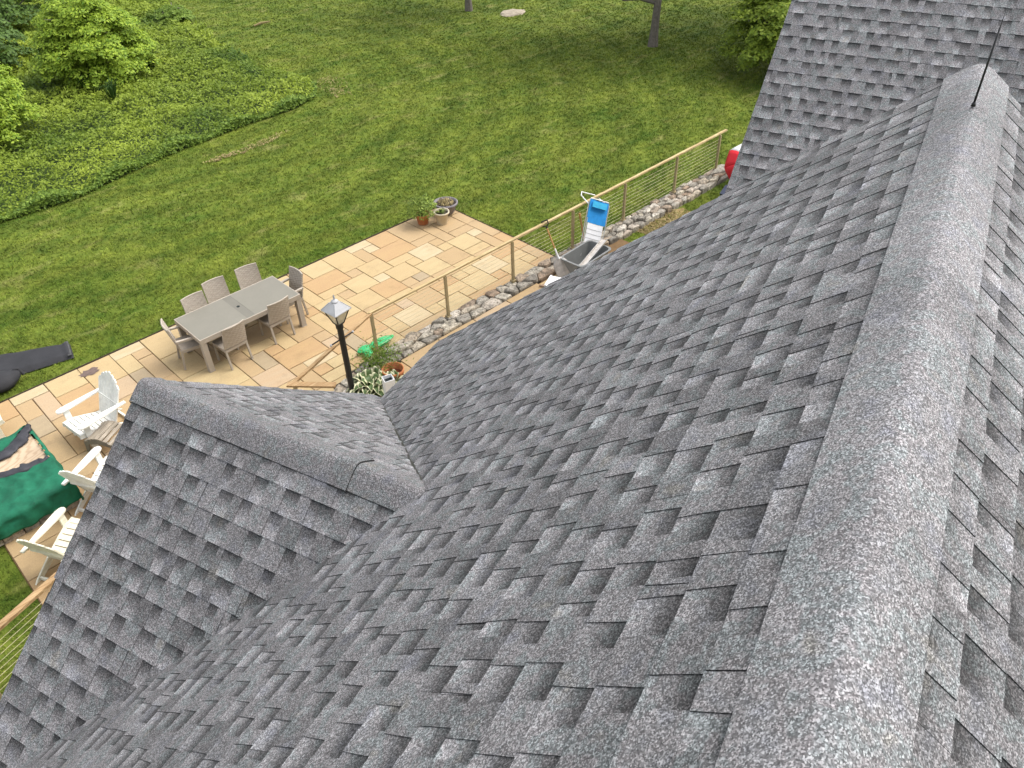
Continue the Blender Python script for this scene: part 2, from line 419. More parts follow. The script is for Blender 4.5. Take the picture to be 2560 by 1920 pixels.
ws = slope('wing_roof_slope', (WRR, WS, WZ+WSL*(WRR-WR)), (0, -1, 0), (-1, 0, -WSL), 8.5, (WRR-7.7)*wl_)
wb = slope('wing_roof_slope', (WRR, WS, WZ+WSL*(WRR-WR)), (0, -1, 0), (1, 0, -WSL), 8.5, (WRR-7.7)*wl_)
def deck(s, th=.16, d0=.155):
    mb = MB(); V = []
    for n in (-.001, -th):
        for (u, d) in ((0, d0), (s['ul'], d0), (s['ul'], s['dl']), (0, s['dl'])):
            V.append(s['O']+s['U']*u+s['D']*d+s['N']*n)
    mb.poly(V, [(0, 1, 2, 3), (7, 6, 5, 4), (0, 4, 5, 1), (1, 5, 6, 2), (2, 6, 7, 3), (3, 7, 4, 0)])
    o = mb.build(s['name'], M_DECK, house); s['obj'] = o; return o
for s in (ml, mr, dl, dr, ws, wb): deck(s, d0=.11 if s in (dl, dr) else .155)
def drip(s, d0, d1, u0, u1, name='drip_edge'):
    mb = MB(); A = s['O']+s['U']*u0+s['D']*d0; B = s['O']+s['U']*u1+s['D']*d1
    mb.bar(A-s['N']*.03, B-s['N']*.03, .03, .055, up=s['N']); mb.build(name, M_DRIP, house)
drip(ml, ml['dl']+.012, ml['dl']+.012, 0, ml['ul'])

LVL = .0022
def strip_geo(L, seed, hi=False):
    """one laminated shingle: base + raised tabs. local x along course, y down slope (0 = butt line above), z out"""
    rr = random.Random(seed); V = []; F = []; S = []          # S: per-face corner shades
    y0, E = -.055, EXPO
    def nb(y): return .0035+.0062*(y-y0)/(E-y0)
    gap = .0008
    def quad(a, b, c, d, sh):
        n = len(V); V.extend((a, b, c, d)); F.append((n, n+1, n+2, n+3)); S.append(sh)
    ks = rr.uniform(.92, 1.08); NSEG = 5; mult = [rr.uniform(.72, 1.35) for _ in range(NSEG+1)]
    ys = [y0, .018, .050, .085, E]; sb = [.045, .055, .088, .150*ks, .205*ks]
    for i in range(4):
        a, b = ys[i], ys[i+1]
        for q in range(NSEG):
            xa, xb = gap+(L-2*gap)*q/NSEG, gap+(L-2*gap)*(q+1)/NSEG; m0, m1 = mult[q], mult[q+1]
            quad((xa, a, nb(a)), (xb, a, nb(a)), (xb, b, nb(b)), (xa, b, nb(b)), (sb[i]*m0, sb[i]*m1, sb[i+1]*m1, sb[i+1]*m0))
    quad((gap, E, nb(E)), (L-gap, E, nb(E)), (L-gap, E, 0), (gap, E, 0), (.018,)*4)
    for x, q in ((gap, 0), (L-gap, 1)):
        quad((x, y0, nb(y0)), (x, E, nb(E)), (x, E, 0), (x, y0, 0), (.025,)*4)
    x = -rr.uniform(0, .10); T = .0034
    while x < L:
        wd = rr.choice((.065, .085, .10, .12, .15))*rr.uniform(.9, 1.1)
        a, b = max(gap, x), min(L-gap, x+wd)
        if b-a > .02:
            ta, tb = rr.uniform(-.008, .008), rr.uniform(-.008, .008)
            ton = rr.choice((.108, .12, .13, .14, .155))*rr.uniform(.93, 1.07); t2 = ton*rr.uniform(.9, 1.2); t3 = ton*rr.uniform(.92, 1.12)
            e = E-rr.uniform(0, .002)
            mid = .07
            A0, B0 = (a, y0, nb(y0)+T), (b, y0, nb(y0)+T)
            A1, B1 = (min(max(gap, a+ta*.5), L-gap), mid, nb(mid)+T), (max(gap, min(L-gap, b+tb*.5)), mid, nb(mid)+T)
            A2, B2 = (min(max(gap, a+ta), L-gap), e, nb(e)+T), (max(gap, min(L-gap, b+tb)), e, nb(e)+T)
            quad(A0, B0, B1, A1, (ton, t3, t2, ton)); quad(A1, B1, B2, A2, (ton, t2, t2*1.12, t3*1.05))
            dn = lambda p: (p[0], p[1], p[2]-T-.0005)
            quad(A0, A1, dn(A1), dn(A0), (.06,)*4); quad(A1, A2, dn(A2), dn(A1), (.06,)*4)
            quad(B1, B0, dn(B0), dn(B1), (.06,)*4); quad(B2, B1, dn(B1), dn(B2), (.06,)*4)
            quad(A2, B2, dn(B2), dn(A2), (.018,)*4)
        x += wd+rr.choice((.07, .085, .10, .11, .13))*rr.uniform(.9, 1.1)
    return V, F, S
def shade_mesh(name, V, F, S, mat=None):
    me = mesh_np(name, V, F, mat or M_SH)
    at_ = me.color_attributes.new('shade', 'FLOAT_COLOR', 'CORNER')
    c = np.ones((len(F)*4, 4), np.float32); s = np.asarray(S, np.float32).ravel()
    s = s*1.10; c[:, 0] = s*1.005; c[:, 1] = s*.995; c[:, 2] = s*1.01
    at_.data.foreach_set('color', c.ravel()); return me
STRIP_L = 1.0
geo_cache = {}
def strip(L, seed):
    k = (round(L, 3), seed)
    if k not in geo_cache: geo_cache[k] = [strip_geo(L, seed), None]
    return geo_cache[k]
Mh = np.array([[math.cos(TH), -math.sin(TH), 0], [math.sin(TH), math.cos(TH), 0], [0, 0, 1]])
def hproj(p):
    c = CAM @ (Mh @ np.array(p)-np.array([0, 0, H])); return c[0]/c[2]*FPX+1280, c[1]/c[2]*FPX+960, c[2], np.linalg.norm(c)
def dormer_h(r, s):
    return DZ-TP*abs(r-DR) if s < DF else -9
def main_h(r, s):
    return RZ-TP*abs(s-RS) if R0M < r < R1M else -9
cand = []
def lay(s, si, startd, vis=None, EXPO=.1436):
    s['k'] = EXPO/.1436
    n = int((s['dl']-startd)/EXPO+.5)
    for k in range(n):
        d = s['dl']-(k+1)*EXPO          # butt line of the course above; first course sits on the eave
        off = -R_.uniform(0, 1.0); u = off
        while u < s['ul']:
            a, b = max(0, u), min(s['ul'], u+STRIP_L)
            if b-a > .03:
                full = b-a > STRIP_L-1e-6
                seed = R_.randrange(60) if full else R_.randrange(10**6)
                c = s['O']+s['U']*((a+b)/2)+s['D']*(d+EXPO/2)
                hidden = vis is not None and not any(vis(s['O']+s['U']*q+s['D']*e) for q in (a, (a+b)/2, b) for e in (d, d+EXPO))
                if not hidden:
                    score = 0
                    best = 0
                    for q in (a, a+(b-a)*.25, (a+b)/2, a+(b-a)*.75, b):
                        pp = s['O']+s['U']*q+s['D']*(d+EXPO/2)
                        x, y, dep, dist = hproj(pp)
                        if dep > .2 and -5 < x < 2565 and -5 < y < 1925:
                            vw = Vector(Mh.T @ (np.array([0, 0, H]))) - pp
                            fac = max(0, vw.normalized().dot(s['N']))
                            best += (b-a)*fac/dist**2
                    cand.append((best, si, a, b, d, seed))
            u += STRIP_L
slopes = [ml, mr, dl, dr, ws, wb]
def vis_main(p): return p.z > dormer_h(p.x, p.y)-.02
def vis_dorm(p): return p.z > main_h(p.x, p.y)-.02
lay(ml, 0, .19, vis_main, .1525); lay(mr, 1, .19, None, .1525); lay(dl, 2, .10, vis_dorm); lay(dr, 3, .10, vis_dorm); lay(ws, 4, .10); lay(wb, 5, .10)
cand.sort(key=lambda c: -c[0])
NSH = 300
FV = []; FF = []; FS = []
for i, (sc, si, a, b, d, seed) in enumerate(cand):
    s = slopes[si]; L = b-a
    jl = R_.uniform(-.0005, .0008)
    flip = s['U'].cross(s['D']).z < 0
    O = s['O']+s['U']*a+s['D']*(d+R_.uniform(-.0015, .0015))+s['N']*(LVL+jl)
    Mx = Matrix((s['U'], s['D']*s['k'], s['N'])).transposed().to_4x4(); Mx.translation = O
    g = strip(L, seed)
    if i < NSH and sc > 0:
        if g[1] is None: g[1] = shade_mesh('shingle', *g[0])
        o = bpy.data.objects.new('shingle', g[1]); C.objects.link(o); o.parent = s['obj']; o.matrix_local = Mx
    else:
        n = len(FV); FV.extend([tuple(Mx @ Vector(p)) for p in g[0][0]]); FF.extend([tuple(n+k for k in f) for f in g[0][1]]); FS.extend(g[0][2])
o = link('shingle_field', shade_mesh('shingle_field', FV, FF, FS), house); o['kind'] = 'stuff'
# cut valley between dormer and main slope
mb = MB(); vb = Vector((DR+1.66, 1.756+1.66, DZ-TP*1.66)); va = Vector((DR+.12, 1.756+.12, DZ-TP*.12))
mb.bar(va+Vector((0, 0, .012)), vb+Vector((0, 0, .012)), .016, .012); mb.build('valley_edge', M_DRIP, house)
# ridge caps
def cap_run(O, U, side, half, L, expo, n, name='ridge_cap', step=.006, shade=.20, ang=PA, both=False):
    """folded caps along a ridge; U ridge direction, side horizontal perpendicular"""
    U, side = Vector(U), Vector(side); up = Vector((0, 0, 1)); k = 0
    for i in range(n):
        u0 = i*expo; u1 = min(L, u0+expo+.04)
        if u0 >= L: break
        rr = random.Random(i*7+3); prof = []
        rad = .040 if half > .18 else .030
        for q in np.linspace(-1, 1, 13):
            dd = q*half; ad = abs(dd)
            # rounded apex
            z = -math.tan(ang)*math.sqrt((ad*math.cos(ang))**2+rad**2)+.016
            prof.append((dd*math.cos(ang), z))
        V = []; F = []; S = []
        def P(u, p, lift): return tuple(Vector(O)+U*u+side*p[0]+up*(p[1]+lift))
        tone = shade*rr.uniform(.89, 1.11); us = np.linspace(u0, u1, 5)
        for a_, b_ in zip(us[:-1], us[1:]):
            la, lb = .007+step*(a_-u0)/(u1-u0), .007+step*(b_-u0)/(u1-u0)
            for j in range(12):
                n0 = len(V); V += [P(a_, prof[j], la), P(b_, prof[j], lb), P(b_, prof[j+1], lb), P(a_, prof[j+1], la)]
                F.append((n0, n0+1, n0+2, n0+3)); t_ = tone*rr.uniform(.97, 1.03); S.append((t_,)*4)
        for j in range(12):     # butt edges
            n0 = len(V); lb = .007+step
            V += [P(u1, prof[j], lb), P(u1, prof[j], lb-.012), P(u1, prof[j+1], lb-.012), P(u1, prof[j+1], lb)]
            F.append((n0, n0+1, n0+2, n0+3)); S.append((.02,)*4)
        if both:
            for j in range(12):
                n0 = len(V)
                V += [P(u0, prof[j], .007), P(u0, prof[j], -.02), P(u0, prof[j+1], -.02), P(u0, prof[j+1], .007)]
                F.append((n0, n0+1, n0+2, n0+3)); S.append((.02,)*4)
        for j, sg in ((0, -1), (12, 1)):
            for a_, b_ in zip(us[:-1], us[1:]):
                n0 = len(V); V += [P(a_, prof[j], .008), P(b_, prof[j], .010), P(b_, prof[j], -.006), P(a_, prof[j], -.006)]
                F.append((n0, n0+1, n0+2, n0+3)); S.append((.05,)*4)
        link(name, shade_mesh(name, V, F, S), house)
cap_run((R0M, RS, RZ), (1, 0, 0), (0, 1, 0), .212, R1M-R0M+.02, .30, 40, shade=.176)
cap_run((DR, 1.60, DZ), (0, 1, 0), (1, 0, 0), .158, .64, .64, 1, shade=.142)
cap_run((DR, 2.24, DZ), (0, 1, 0), (1, 0, 0), .16, DF-2.24+.012, .85, 3, shade=.142)
cap_run((DR, 2.19, DZ+.016), (0, 1, 0), (1, 0, 0), .168, .125, .2, 1, shade=.125, both=True)
cap_run((WRR, WS-8.5, WZ+WSL*(WRR-WR)), (0, 1, 0), (1, 0, 0), .19, 8.5, .3, 40, shade=.14)
# lightning rod on the ridge
mb = MB(); mb.tube([(4.38, RS, RZ), (4.38, RS, RZ+.36)], [.0055, .0045], 8); mb.tube([(4.38, RS, RZ+.36), (4.38, RS, RZ+.43)], [.002, .001], 6); mb.tube([(4.38, RS, RZ+.0), (4.38, RS, RZ+.02)], [.012, .007], 10)
rod = mb.build('lightning_rod', M_BLACK, None, (0, 0, 0), TH, True); tag(rod, 'thin black metal rod standing upright on the main roof ridge', 'rod')
# house bodies under the roofs
def body(name, x0, x1, y0, y1, z1, ridge=None):
    mb = MB(); mb.box(((x0+x1)/2, (y0+y1)/2, z1/2-.05), (x1-x0, y1-y0, z1+.1))
    if ridge:
        ax, c, zr = ridge
        if ax == 'x': V = [(x0, y0, z1), (x0, y1, z1), (x0, c, zr), (x1, y0, z1), (x1, y1, z1), (x1, c, zr)]
        else: V = [(x0, y0, z1), (x1, y0, z1), (c, y0, zr), (x0, y1, z1), (x1, y1, z1), (c, y1, zr)]
        mb.poly(V, [(0, 1, 2), (3, 5, 4), (0, 2, 5, 3), (1, 4, 5, 2)])
    return mb.build(name, M_SIDING, house)
ez = RZ-TP*(ES-RS)
body('wall', R0M+.2, R1M-.25, RS-3.45, RS+3.45, ez+.05, ('x', RS, RZ-.28))
body('wall', DR-1.65, DR+1.65, 1.5, DF-.3, DZ-TP*1.65-.25, ('y', DR, DZ-.27))
weav = WZ+WSL*(7.7-WR)
body('wall', 8.0, 2*WRR-8.0, WS-8.2, WS-.25, weav-.05, ('y', WRR, WZ+WSL*(WRR-WR)-.3))
body('wall', R1M-.3, 8.2, RS-2.6, RS+1.0, 3.6)

# ------------------------------------------------------------------ patio paving
patio = quad_sheet('patio', [(PX0, 7.2), (13.0, 7.2), (13.0, 10.3), (PX1, 10.3), (PX1, PY1), (PX0, PY1)], -.022, M_JOINT); tag(patio, kind='structure')
GX, GY, OX, OY = .3072, .2985, 7.21, 14.30
ZA, ZB, ZC, ZD = (980, 520), (700, 580), (600, 740), (0, 820)
SEEDS = [
 (ZB, 'LR', (840, 230), (1195, 160), 'W'), (ZB, 'LR', (1085, 215), (1300, 210), 'W'), (ZB, 'LR', (1120, 100), (1570, 95), 'O'), (ZB, 'LR', (935, 280), (1270, 335), 'B'),
 (ZB, 'LR', (540, 355), (1120, 400), 'Y'), (ZB, 'LR', (235, 490), (715, 475), 'C'), (ZB, 'LR', (300, 690), (930, 600), 'O'), (ZB, 'LR', (470, 810), (880, 745), 'Y'),
 (ZB, 'LR', (840, 530), (1085, 535), 'T'), (ZB, 'LR', (990, 470), (1490, 460), 'Y'), (ZB, 'LR', (785, 680), (1290, 650), 'C'), (ZB, 'LR', (1200, 600), (1435, 600), 'W'),
 (ZB, 'LR', (1170, 740), (1715, 750), 'O'), (ZB, 'LR', (1355, 535), (1860, 520), 'Y'), (ZB, 'LR', (1730, 590), (1965, 585), 'G'), (ZB, 'LR', (1670, 260), (2145, 245), 'W'),
 (ZB, 'LR', (1390, 390), (1770, 325), 'Y'), (ZB, 'LR', (1185, 270), (1790, 190), 'O'), (ZB, 'LR', (1645, 395), (1880, 380), 'Y'),
 (ZA, 'TB', (185, 165), (215, 455), 'T'), (ZA, 'LR', (970, 325), (1185, 320), 'W'), (ZA, 'LR', (720, 435), (1180, 435), 'C'), (ZA, 'LR', (730, 325), (1080, 270), 'T'),
 (ZA, 'LR', (550, 235), (980, 210), 'T'), (ZA, 'LR', (940, 555), (1310, 490), 'Y'), (ZA, 'LR', (560, 630), (1085, 635), 'B'), (ZA, 'LR', (580, 510), (820, 505), 'Y'),
 (ZA, 'LR', (290, 765), (790, 760), 'C'), (ZA, 'LR', (105, 970), (370, 970), 'T'), (ZA, 'LR', (1035, 745), (1525, 740), 'W'), (ZA, 'LR', (900, 820), (1140, 815), 'C'),
 (ZA, 'LR', (905, 965), (1400, 945), 'C'), (ZA, 'LR', (1260, 595), (1690, 545), 'O'), (ZA, 'LR', (1430, 675), (1790, 610), 'Y'), (ZA, 'LR', (1290, 880), (1540, 880), 'O'),
 (ZA, 'LR', (1685, 680), (1915, 670), 'Y'), (ZA, 'LR', (1690, 545), (2030, 625), 'T'), (ZA, 'LR', (880, 1105), (1130, 1095), 'Y'), (ZA, 'LR', (460, 1025), (905, 965), 'O'),
 (ZA, 'LR', (610, 1105), (1010, 1030), 'Y'), (ZA, 'LR', (190, 1190), (720, 1180), 'B'), (ZA, 'LR', (440, 1330), (700, 1330), 'Y'), (ZA, 'LR', (10, 1415), (540, 1405), 'W'), (ZA, 'LR', (30, 1265), (290, 1265), 'P'),
 (ZB, 'LR', (745, 810), (1005, 805), 'T'), (ZB, 'LR', (880, 865), (1385, 880), 'Y'), (ZB, 'LR', (330, 1015), (510, 1050), 'O'), (ZB, 'LR', (1200, 1080), (1600, 1020), 'O'),
 (ZB, 'LR', (1310, 1190), (1570, 1185), 'Y'), (ZB, 'LR', (1430, 1275), (1700, 1255), 'Y'),
 (ZC, 'LR', (385, 785), (1130, 680), 'O'), (ZC, 'TB', (275, 710), (290, 970), 'G'), (ZC, 'LR', (105, 1080), (710, 1050), 'P'), (ZC, 'LR', (1070, 845), (1560, 775), 'C'),
 (ZC, 'LR', (910, 965), (1210, 955), 'O'), (ZC, 'LR', (1050, 595), (1270, 550), 'P'), (ZC, 'LR', (1040, 1050), (1520, 950), 'C'),
 (ZD, 'LR', (80, 945), (590, 825), 'W'), (ZD, 'LR', (530, 745), (1120, 710), 'C'), (ZD, 'LR', (970, 545), (1645, 605), 'Y'), (ZD, 'LR', (1405, 350), (1880, 240), 'W'),
 (ZD, 'LR', (1690, 335), (1965, 325), 'T'), (ZD, 'LR', (1480, 425), (1855, 510), 'C'), (ZD, 'LR', (150, 1020), (530, 1125), 'T'),
]
grid = {}
WALKZ = .12
def slab(i0, j0, i1, j1, c):
    """cells i0..i1, j0..j1 (exclusive ends); j counts towards the house"""
    x0, x1 = OX+i0*GX, OX+i1*GX; y1, y0 = OY-j0*GY, OY-j1*GY
    x0, x1 = max(x0, PX0), x1
    g = .0075; x0 += g; x1 -= g; y0 += g; y1 -= g
    j = lambda s=.004: R_.uniform(-s, s)
    zt = R_.uniform(-.003, .003); ch = .008
    P = [(x0+j(), y0+j()), (x1+j(), y0+j()), (x1+j(), y1+j()), (x0+j(), y1+j())]
    cx, cy = (x0+x1)/2, (y0+y1)/2
    V = [(p[0]-cx, p[1]-cy, -.04) for p in P]+[(p[0]-cx, p[1]-cy, zt-ch*.6) for p in P]
    V += [(p[0]-cx+(ch if p[0] < cx else -ch), p[1]-cy+(ch if p[1] < cy else -ch), zt) for p in P]
    F = [(8, 9, 10, 11)]+[(a+b, a+(b+1) % 4, a+4+(b+1) % 4, a+4+b) for a in (0, 4) for b in range(4)]
    me = bpy.data.meshes.new('slab'); me.from_pydata(V, [], F); me.materials.append(SLABM[c])
    return link('slab', me, patio, (cx, cy, WALKZ if (cy < 9.84 and x1 > 5.4) else 0))
IMIN, IMAX, JMAX = -24, 19, 25
def region(i, j):
    x, y = OX+(i+.5)*GX, OY-(j+.5)*GY
    if i >= 14 and j < 13: return False
    return True
def free(i0, j0, i1, j1):
    return all((i, j) not in grid and region(i, j) and IMIN <= i < IMAX and 0 <= j < JMAX for i in range(i0, i1) for j in range(j0, j1))
def put(i0, j0, i1, j1, c):
    for i in range(i0, i1):
        for j in range(j0, j1): grid[(i, j)] = 1
    slab(i0, j0, i1, j1, c)
for zo, kind, p, q, c in SEEDS:
    A = at(zo[0]+p[0]/5.267, zo[1]+p[1]/5.267); B = at(zo[0]+q[0]/5.267, zo[1]+q[1]/5.267)
    xs = sorted((A.x, B.x)); ys = sorted((A.y, B.y))
    i0, i1 = round((xs[0]-OX)/GX), round((xs[1]-OX)/GX); j0, j1 = round((OY-ys[1])/GY), round((OY-ys[0])/GY)
    i1 = max(i1, i0+1); j1 = max(j1, j0+1); j0 = max(0, j0); i1 = min(i1, 14) if j0 < 13 else i1
    if free(i0, j0, i1, j1): put(i0, j0, i1, j1, c)
SIZES = [(3, 2), (2, 3), (2, 2), (2, 2), (3, 3), (2, 1), (1, 2), (1, 1), (4, 2), (1, 3)]
for j in range(JMAX):
    for i in range(IMIN, IMAX):
        if (i, j) in grid or not region(i, j): continue
        opts = SIZES[:]; R_.shuffle(opts); opts.sort(key=lambda s: -(s[0]*s[1] > 1)*R_.uniform(.4, 1)*(s[0]*s[1])**.5)
        for w_, h_ in opts+[(1, 1)]:
            if free(i, j, i+w_, j+h_):
                put(i, j, i+w_, j+h_, R_.choice('TTBOGTPOB' if OX+i*GX < 3.2 else ('WCYYYTTTOOOPBG' if w_*h_ < 6 else 'CYYTTOOPB'))); break
# dark damp stain on one edge slab
c0 = at(225, 930); mb = MB(); n = 22
V = [(c0.x, c0.y, .0065)]; rr = random.Random(3)
for k in range(n):
    q = 2*math.pi*k/n; rad = rr.uniform(.11, .19); V.append((c0.x+1.15*rad*math.cos(q), c0.y+.75*rad*math.sin(q), .0065))
mb.poly(V, [(0, 1+k, 1+(k+1) % n) for k in range(n)]); st = mb.build('stain', plain('tar_stain', (.14, .10, .085), .8, .35, 18), patio)
# dark steel edging between paving and lawn
mb = MB(); mb.bar((PX0, PY1+.012, -.012), (PX1, PY1+.012, -.012), .012, .05); mb.bar((PX1+.012, PY1, -.012), (PX1+.012, 10.3, -.012), .012, .05)
mb.build('edging', plain('edging_steel', (.06, .045, .03), .8, .3, 6), patio)

# ------------------------------------------------------------------ stone wall with individual stones
WZT = .19
wall = thing('stone_wall', 'low dry stone wall of pale lichened stones under the cable railing', 'wall', (6, 10, 0))
def clip(poly, px, py, nx, ny):
    out = []
    for k in range(len(poly)):
        a, b = poly[k], poly[(k+1) % len(poly)]
        da = (a[0]-px)*nx+(a[1]-py)*ny; db = (b[0]-px)*nx+(b[1]-py)*ny
        if da <= 0: out.append(a)
        if da*db < 0:
            t = da/(da-db); out.append((a[0]+(b[0]-a[0])*t, a[1]+(b[1]-a[1])*t))
    return out
def wall_stones():
    # strip coordinates: t along wall (x), w across 0..1 ; centre line bends at the left end
    def place(t, w_):
        y0, y1 = (9.86, 10.36) if t < 12.4 else (9.80, 10.34)
        x, y = t, y0+(y1-y0)*w_
        if t < 6.5:
            q = (6.5-t); x = 6.5-q*.88-(w_-.5)*.0; y = y-.24*q*q*.55-.05*q
        return x, y
    seeds = []; t = 4.2
    while t < 17.3:
        n = R_.choice((2, 3, 3))
        small = t > 12.4
        for k in range(n+(1 if small else 0)):
            m_ = n+(1 if small else 0)
            seeds.append((t+R_.uniform(-.1, .1), .64*(k+.5)/m_+R_.uniform(-.06, .06)))
        t += R_.uniform(.18, .32) if small else R_.uniform(.20, .40)
    for k, (sx, sy) in enumerate(seeds):
        poly = [(sx-.6, 0), (sx+.6, 0), (sx+.6, .64), (sx-.6, .64)]
        for m_, (ox, oy) in enumerate(seeds):
            if m_ == k or abs(ox-sx) > 1.2: continue
            nx, ny = (ox-sx)*.62, (oy-sy); mx, my = (sx+ox)/2, (sy+oy)/2
            poly = clip(poly, mx, my, nx*.62, ny)
            if len(poly) < 3: break
        if len(poly) < 3: continue
        cx = sum(p[0] for p in poly)/len(poly); cy = sum(p[1] for p in poly)/len(poly)
        # cut corners, shrink for the joints
        pts = []
        for a in range(len(poly)):
            p, q = poly[a], poly[(a+1) % len(poly)]
            for f_ in (.14, .86): pts.append((p[0]+(q[0]-p[0])*f_, p[1]+(q[1]-p[1])*f_))
        sh = R_.uniform(.88, .97); pts = [(cx+(p[0]-cx)*sh+R_.uniform(-.016, .016), cy+(p[1]-cy)*sh+R_.uniform(-.016, .016)) for p in pts]
        zt = WZT+R_.uniform(-.05, .025); n = len(pts); V = []
        C0 = place(cx, cy/.64)
        tx, ty = R_.uniform(-.06, .06), R_.uniform(-.06, .06)
        for rs, dz in ((1.0, -.20), (1.02, -.045), (.95, -.008), (.72, .004)):
            for p in pts:
                x, y = place(cx+(p[0]-cx)*rs, (cy+(p[1]-cy)*rs)/.64)
                V.append((x-C0[0], y-C0[1], zt+dz+(x-C0[0])*tx+(y-C0[1])*ty+R_.uniform(-.01, .01)))
        F = [(r*n+a, r*n+(a+1) % n, (r+1)*n+(a+1) % n, (r+1)*n+a) for r in range(3) for a in range(n)]
        V.append((0, 0, zt+R_.uniform(0, .015))); F += [(3*n+a, 3*n+(a+1) % n, 4*n) for a in range(n)]
        me = bpy.data.meshes.new('stone'); me.from_pydata(V, [], F); me.materials.append(M_STONE)
        link('stone', me, wall, (C0[0]-6, C0[1]-10, 0))
    mb = MB(); mb.box((.5*(6.4+17.2)-6, 10.10-10, .03), (17.2-6.4, .46, .2))
    for k in range(6):
        x, y = place(4.2+.4*k, .5); mb.box((x-6, y-10, .03), (.5, .5, .2))
    mb.build('wall_core', M_EARTH, wall)
wall_stones()

# ------------------------------------------------------------------ cable railing
RT = 1.13
rail = thing('cable_railing', 'long wooden topped cable railing on the stone wall beside the patio', 'railing', (6.37, 10.25, WZT))
ox = Vector((6.37, 10.25, WZT))
mb = MB(); mb.bar(Vector((6.30, 10.25, RT))-ox, Vector((17.75, 10.27, RT))-ox, .062, .036); mb.build('top_rail', M_RAIL, rail)
POSTS = [6.37, 8.13, 9.95, 11.82, 13.62, 15.62, 17.46]
for x in POSTS:
    mb = MB(); mb.box((x-ox.x, 0, (RT-WZT)/2-.03), (.045, .055, RT-WZT-.02)); mb.box((x-ox.x, 0, -.02), (.09, .10, .05)); mb.build('post', M_POST, rail)
for k in range(9):
    z = .09+.088*k
    mb = MB(); pts = []
    for a, b in zip(POSTS[:-1], POSTS[1:]):
        pts += [(a-ox.x, 0, z), ((a+b)/2-ox.x, 0, z-.006)]
    pts.append((POSTS[-1]-ox.x, 0, z)); mb.tube(pts, .0036, 5); mb.build('cable', M_CABLE, rail)
# handrail from the corner post towards the house, then the left run
TEE = at(735, 957, RT)
hr_ = thing('handrail', 'weathered wooden handrail running from the corner post behind the lamp', 'railing', (TEE.x, TEE.y, 0))
mb = MB(); mb.bar((6.34-TEE.x, 10.22-TEE.y, RT-.002), (-.02, 0, RT-.002), .06, .04); mb.build('top_rail', M_RAILOLD, hr_)
mb = MB(); mb.bar((-.10, .03, RT+.01), (.42, -.55, RT+.01), .11, .035); mb.build('cross_plank', M_RAILOLD, hr_)
mb = MB(); mb.box((0, 0, RT/2-.02), (.05, .05, RT-.03)); mb.build('post', M_POST, hr_)
A0, A1 = at(0, 1565, RT), at(125, 1455, RT); dv = (A1-A0).normalized()
lr = thing('cable_railing', 'orange wooden topped cable railing below the cream chair at the left edge', 'railing', (A1.x, A1.y, 0))
P0, P1 = A0-dv*2.2-A1, A0+dv*3.0-A1
mb = MB(); mb.bar((P0.x, P0.y, RT), (P1.x, P1.y, RT), .085, .045); mb.build('top_rail', M_RAILOLD, lr)
for k in range(9):
    mb = MB(); z = .24+.09*k; mb.tube([(P0.x, P0.y, z), (P1.x, P1.y, z)], .0036, 5); mb.build('cable', M_CABLE, lr)
for f_ in (.02, .34, .66, .98):
    p = P0.lerp(P1, f_); mb = MB(); mb.box((p.x, p.y, RT/2-.02), (.05, .05, RT-.03)); mb.build('post', M_POST, lr)

# ------------------------------------------------------------------ dining table and chairs
TX0, TX1, TY0, TY1, TZ = 4.0, 6.13, 12.30, 13.31, .74
tc = Vector(((TX0+TX1)/2, (TY0+TY1)/2, 0)); LX, LY = TX1-TX0, TY1-TY0
tb = thing('dining_table', 'long grey wicker dining table with flat glass top on the patio', 'table', tc)
for sx in (-1, 1):
    mb = MB(); mb.box((sx*(LX/4+.035), 0, TZ-.006), (LX/2-.10, LY-.045, .012)); mb.build('glass_panel', M_TABLETOP, tb)
mb = MB(); mb.box((0, 0, TZ-.008), (.172, LY-.045, .012)); sp = mb.build('centre_leaf', M_TABLEGAP, tb)
mb = MB(); mb.lathe([(.0, .002), (.032, .002), (.032, -.004)], 14, (0, 0, TZ)); mb.build('parasol_hole', M_HOLLOW, sp)
mb = MB()
for s in (-1, 1):
    mb.box((0, s*(LY/2-.012), TZ-.05), (LX, .024, .095)); mb.box((s*(LX/2-.012), 0, TZ-.05), (.024, LY-.05, .095))
mb.build('apron', M_WICKER, tb)
for sx in (-1, 1):
    for sy in (-1, 1):
        mb = MB(); mb.box((sx*(LX/2-.055), sy*(LY/2-.055), (TZ-.1)/2), (.10, .10, TZ-.1)); mb.box((sx*(LX/2-.055), sy*(LY/2-.055), .006), (.115, .115, .012)); mb.build('leg', M_WICKER, tb)
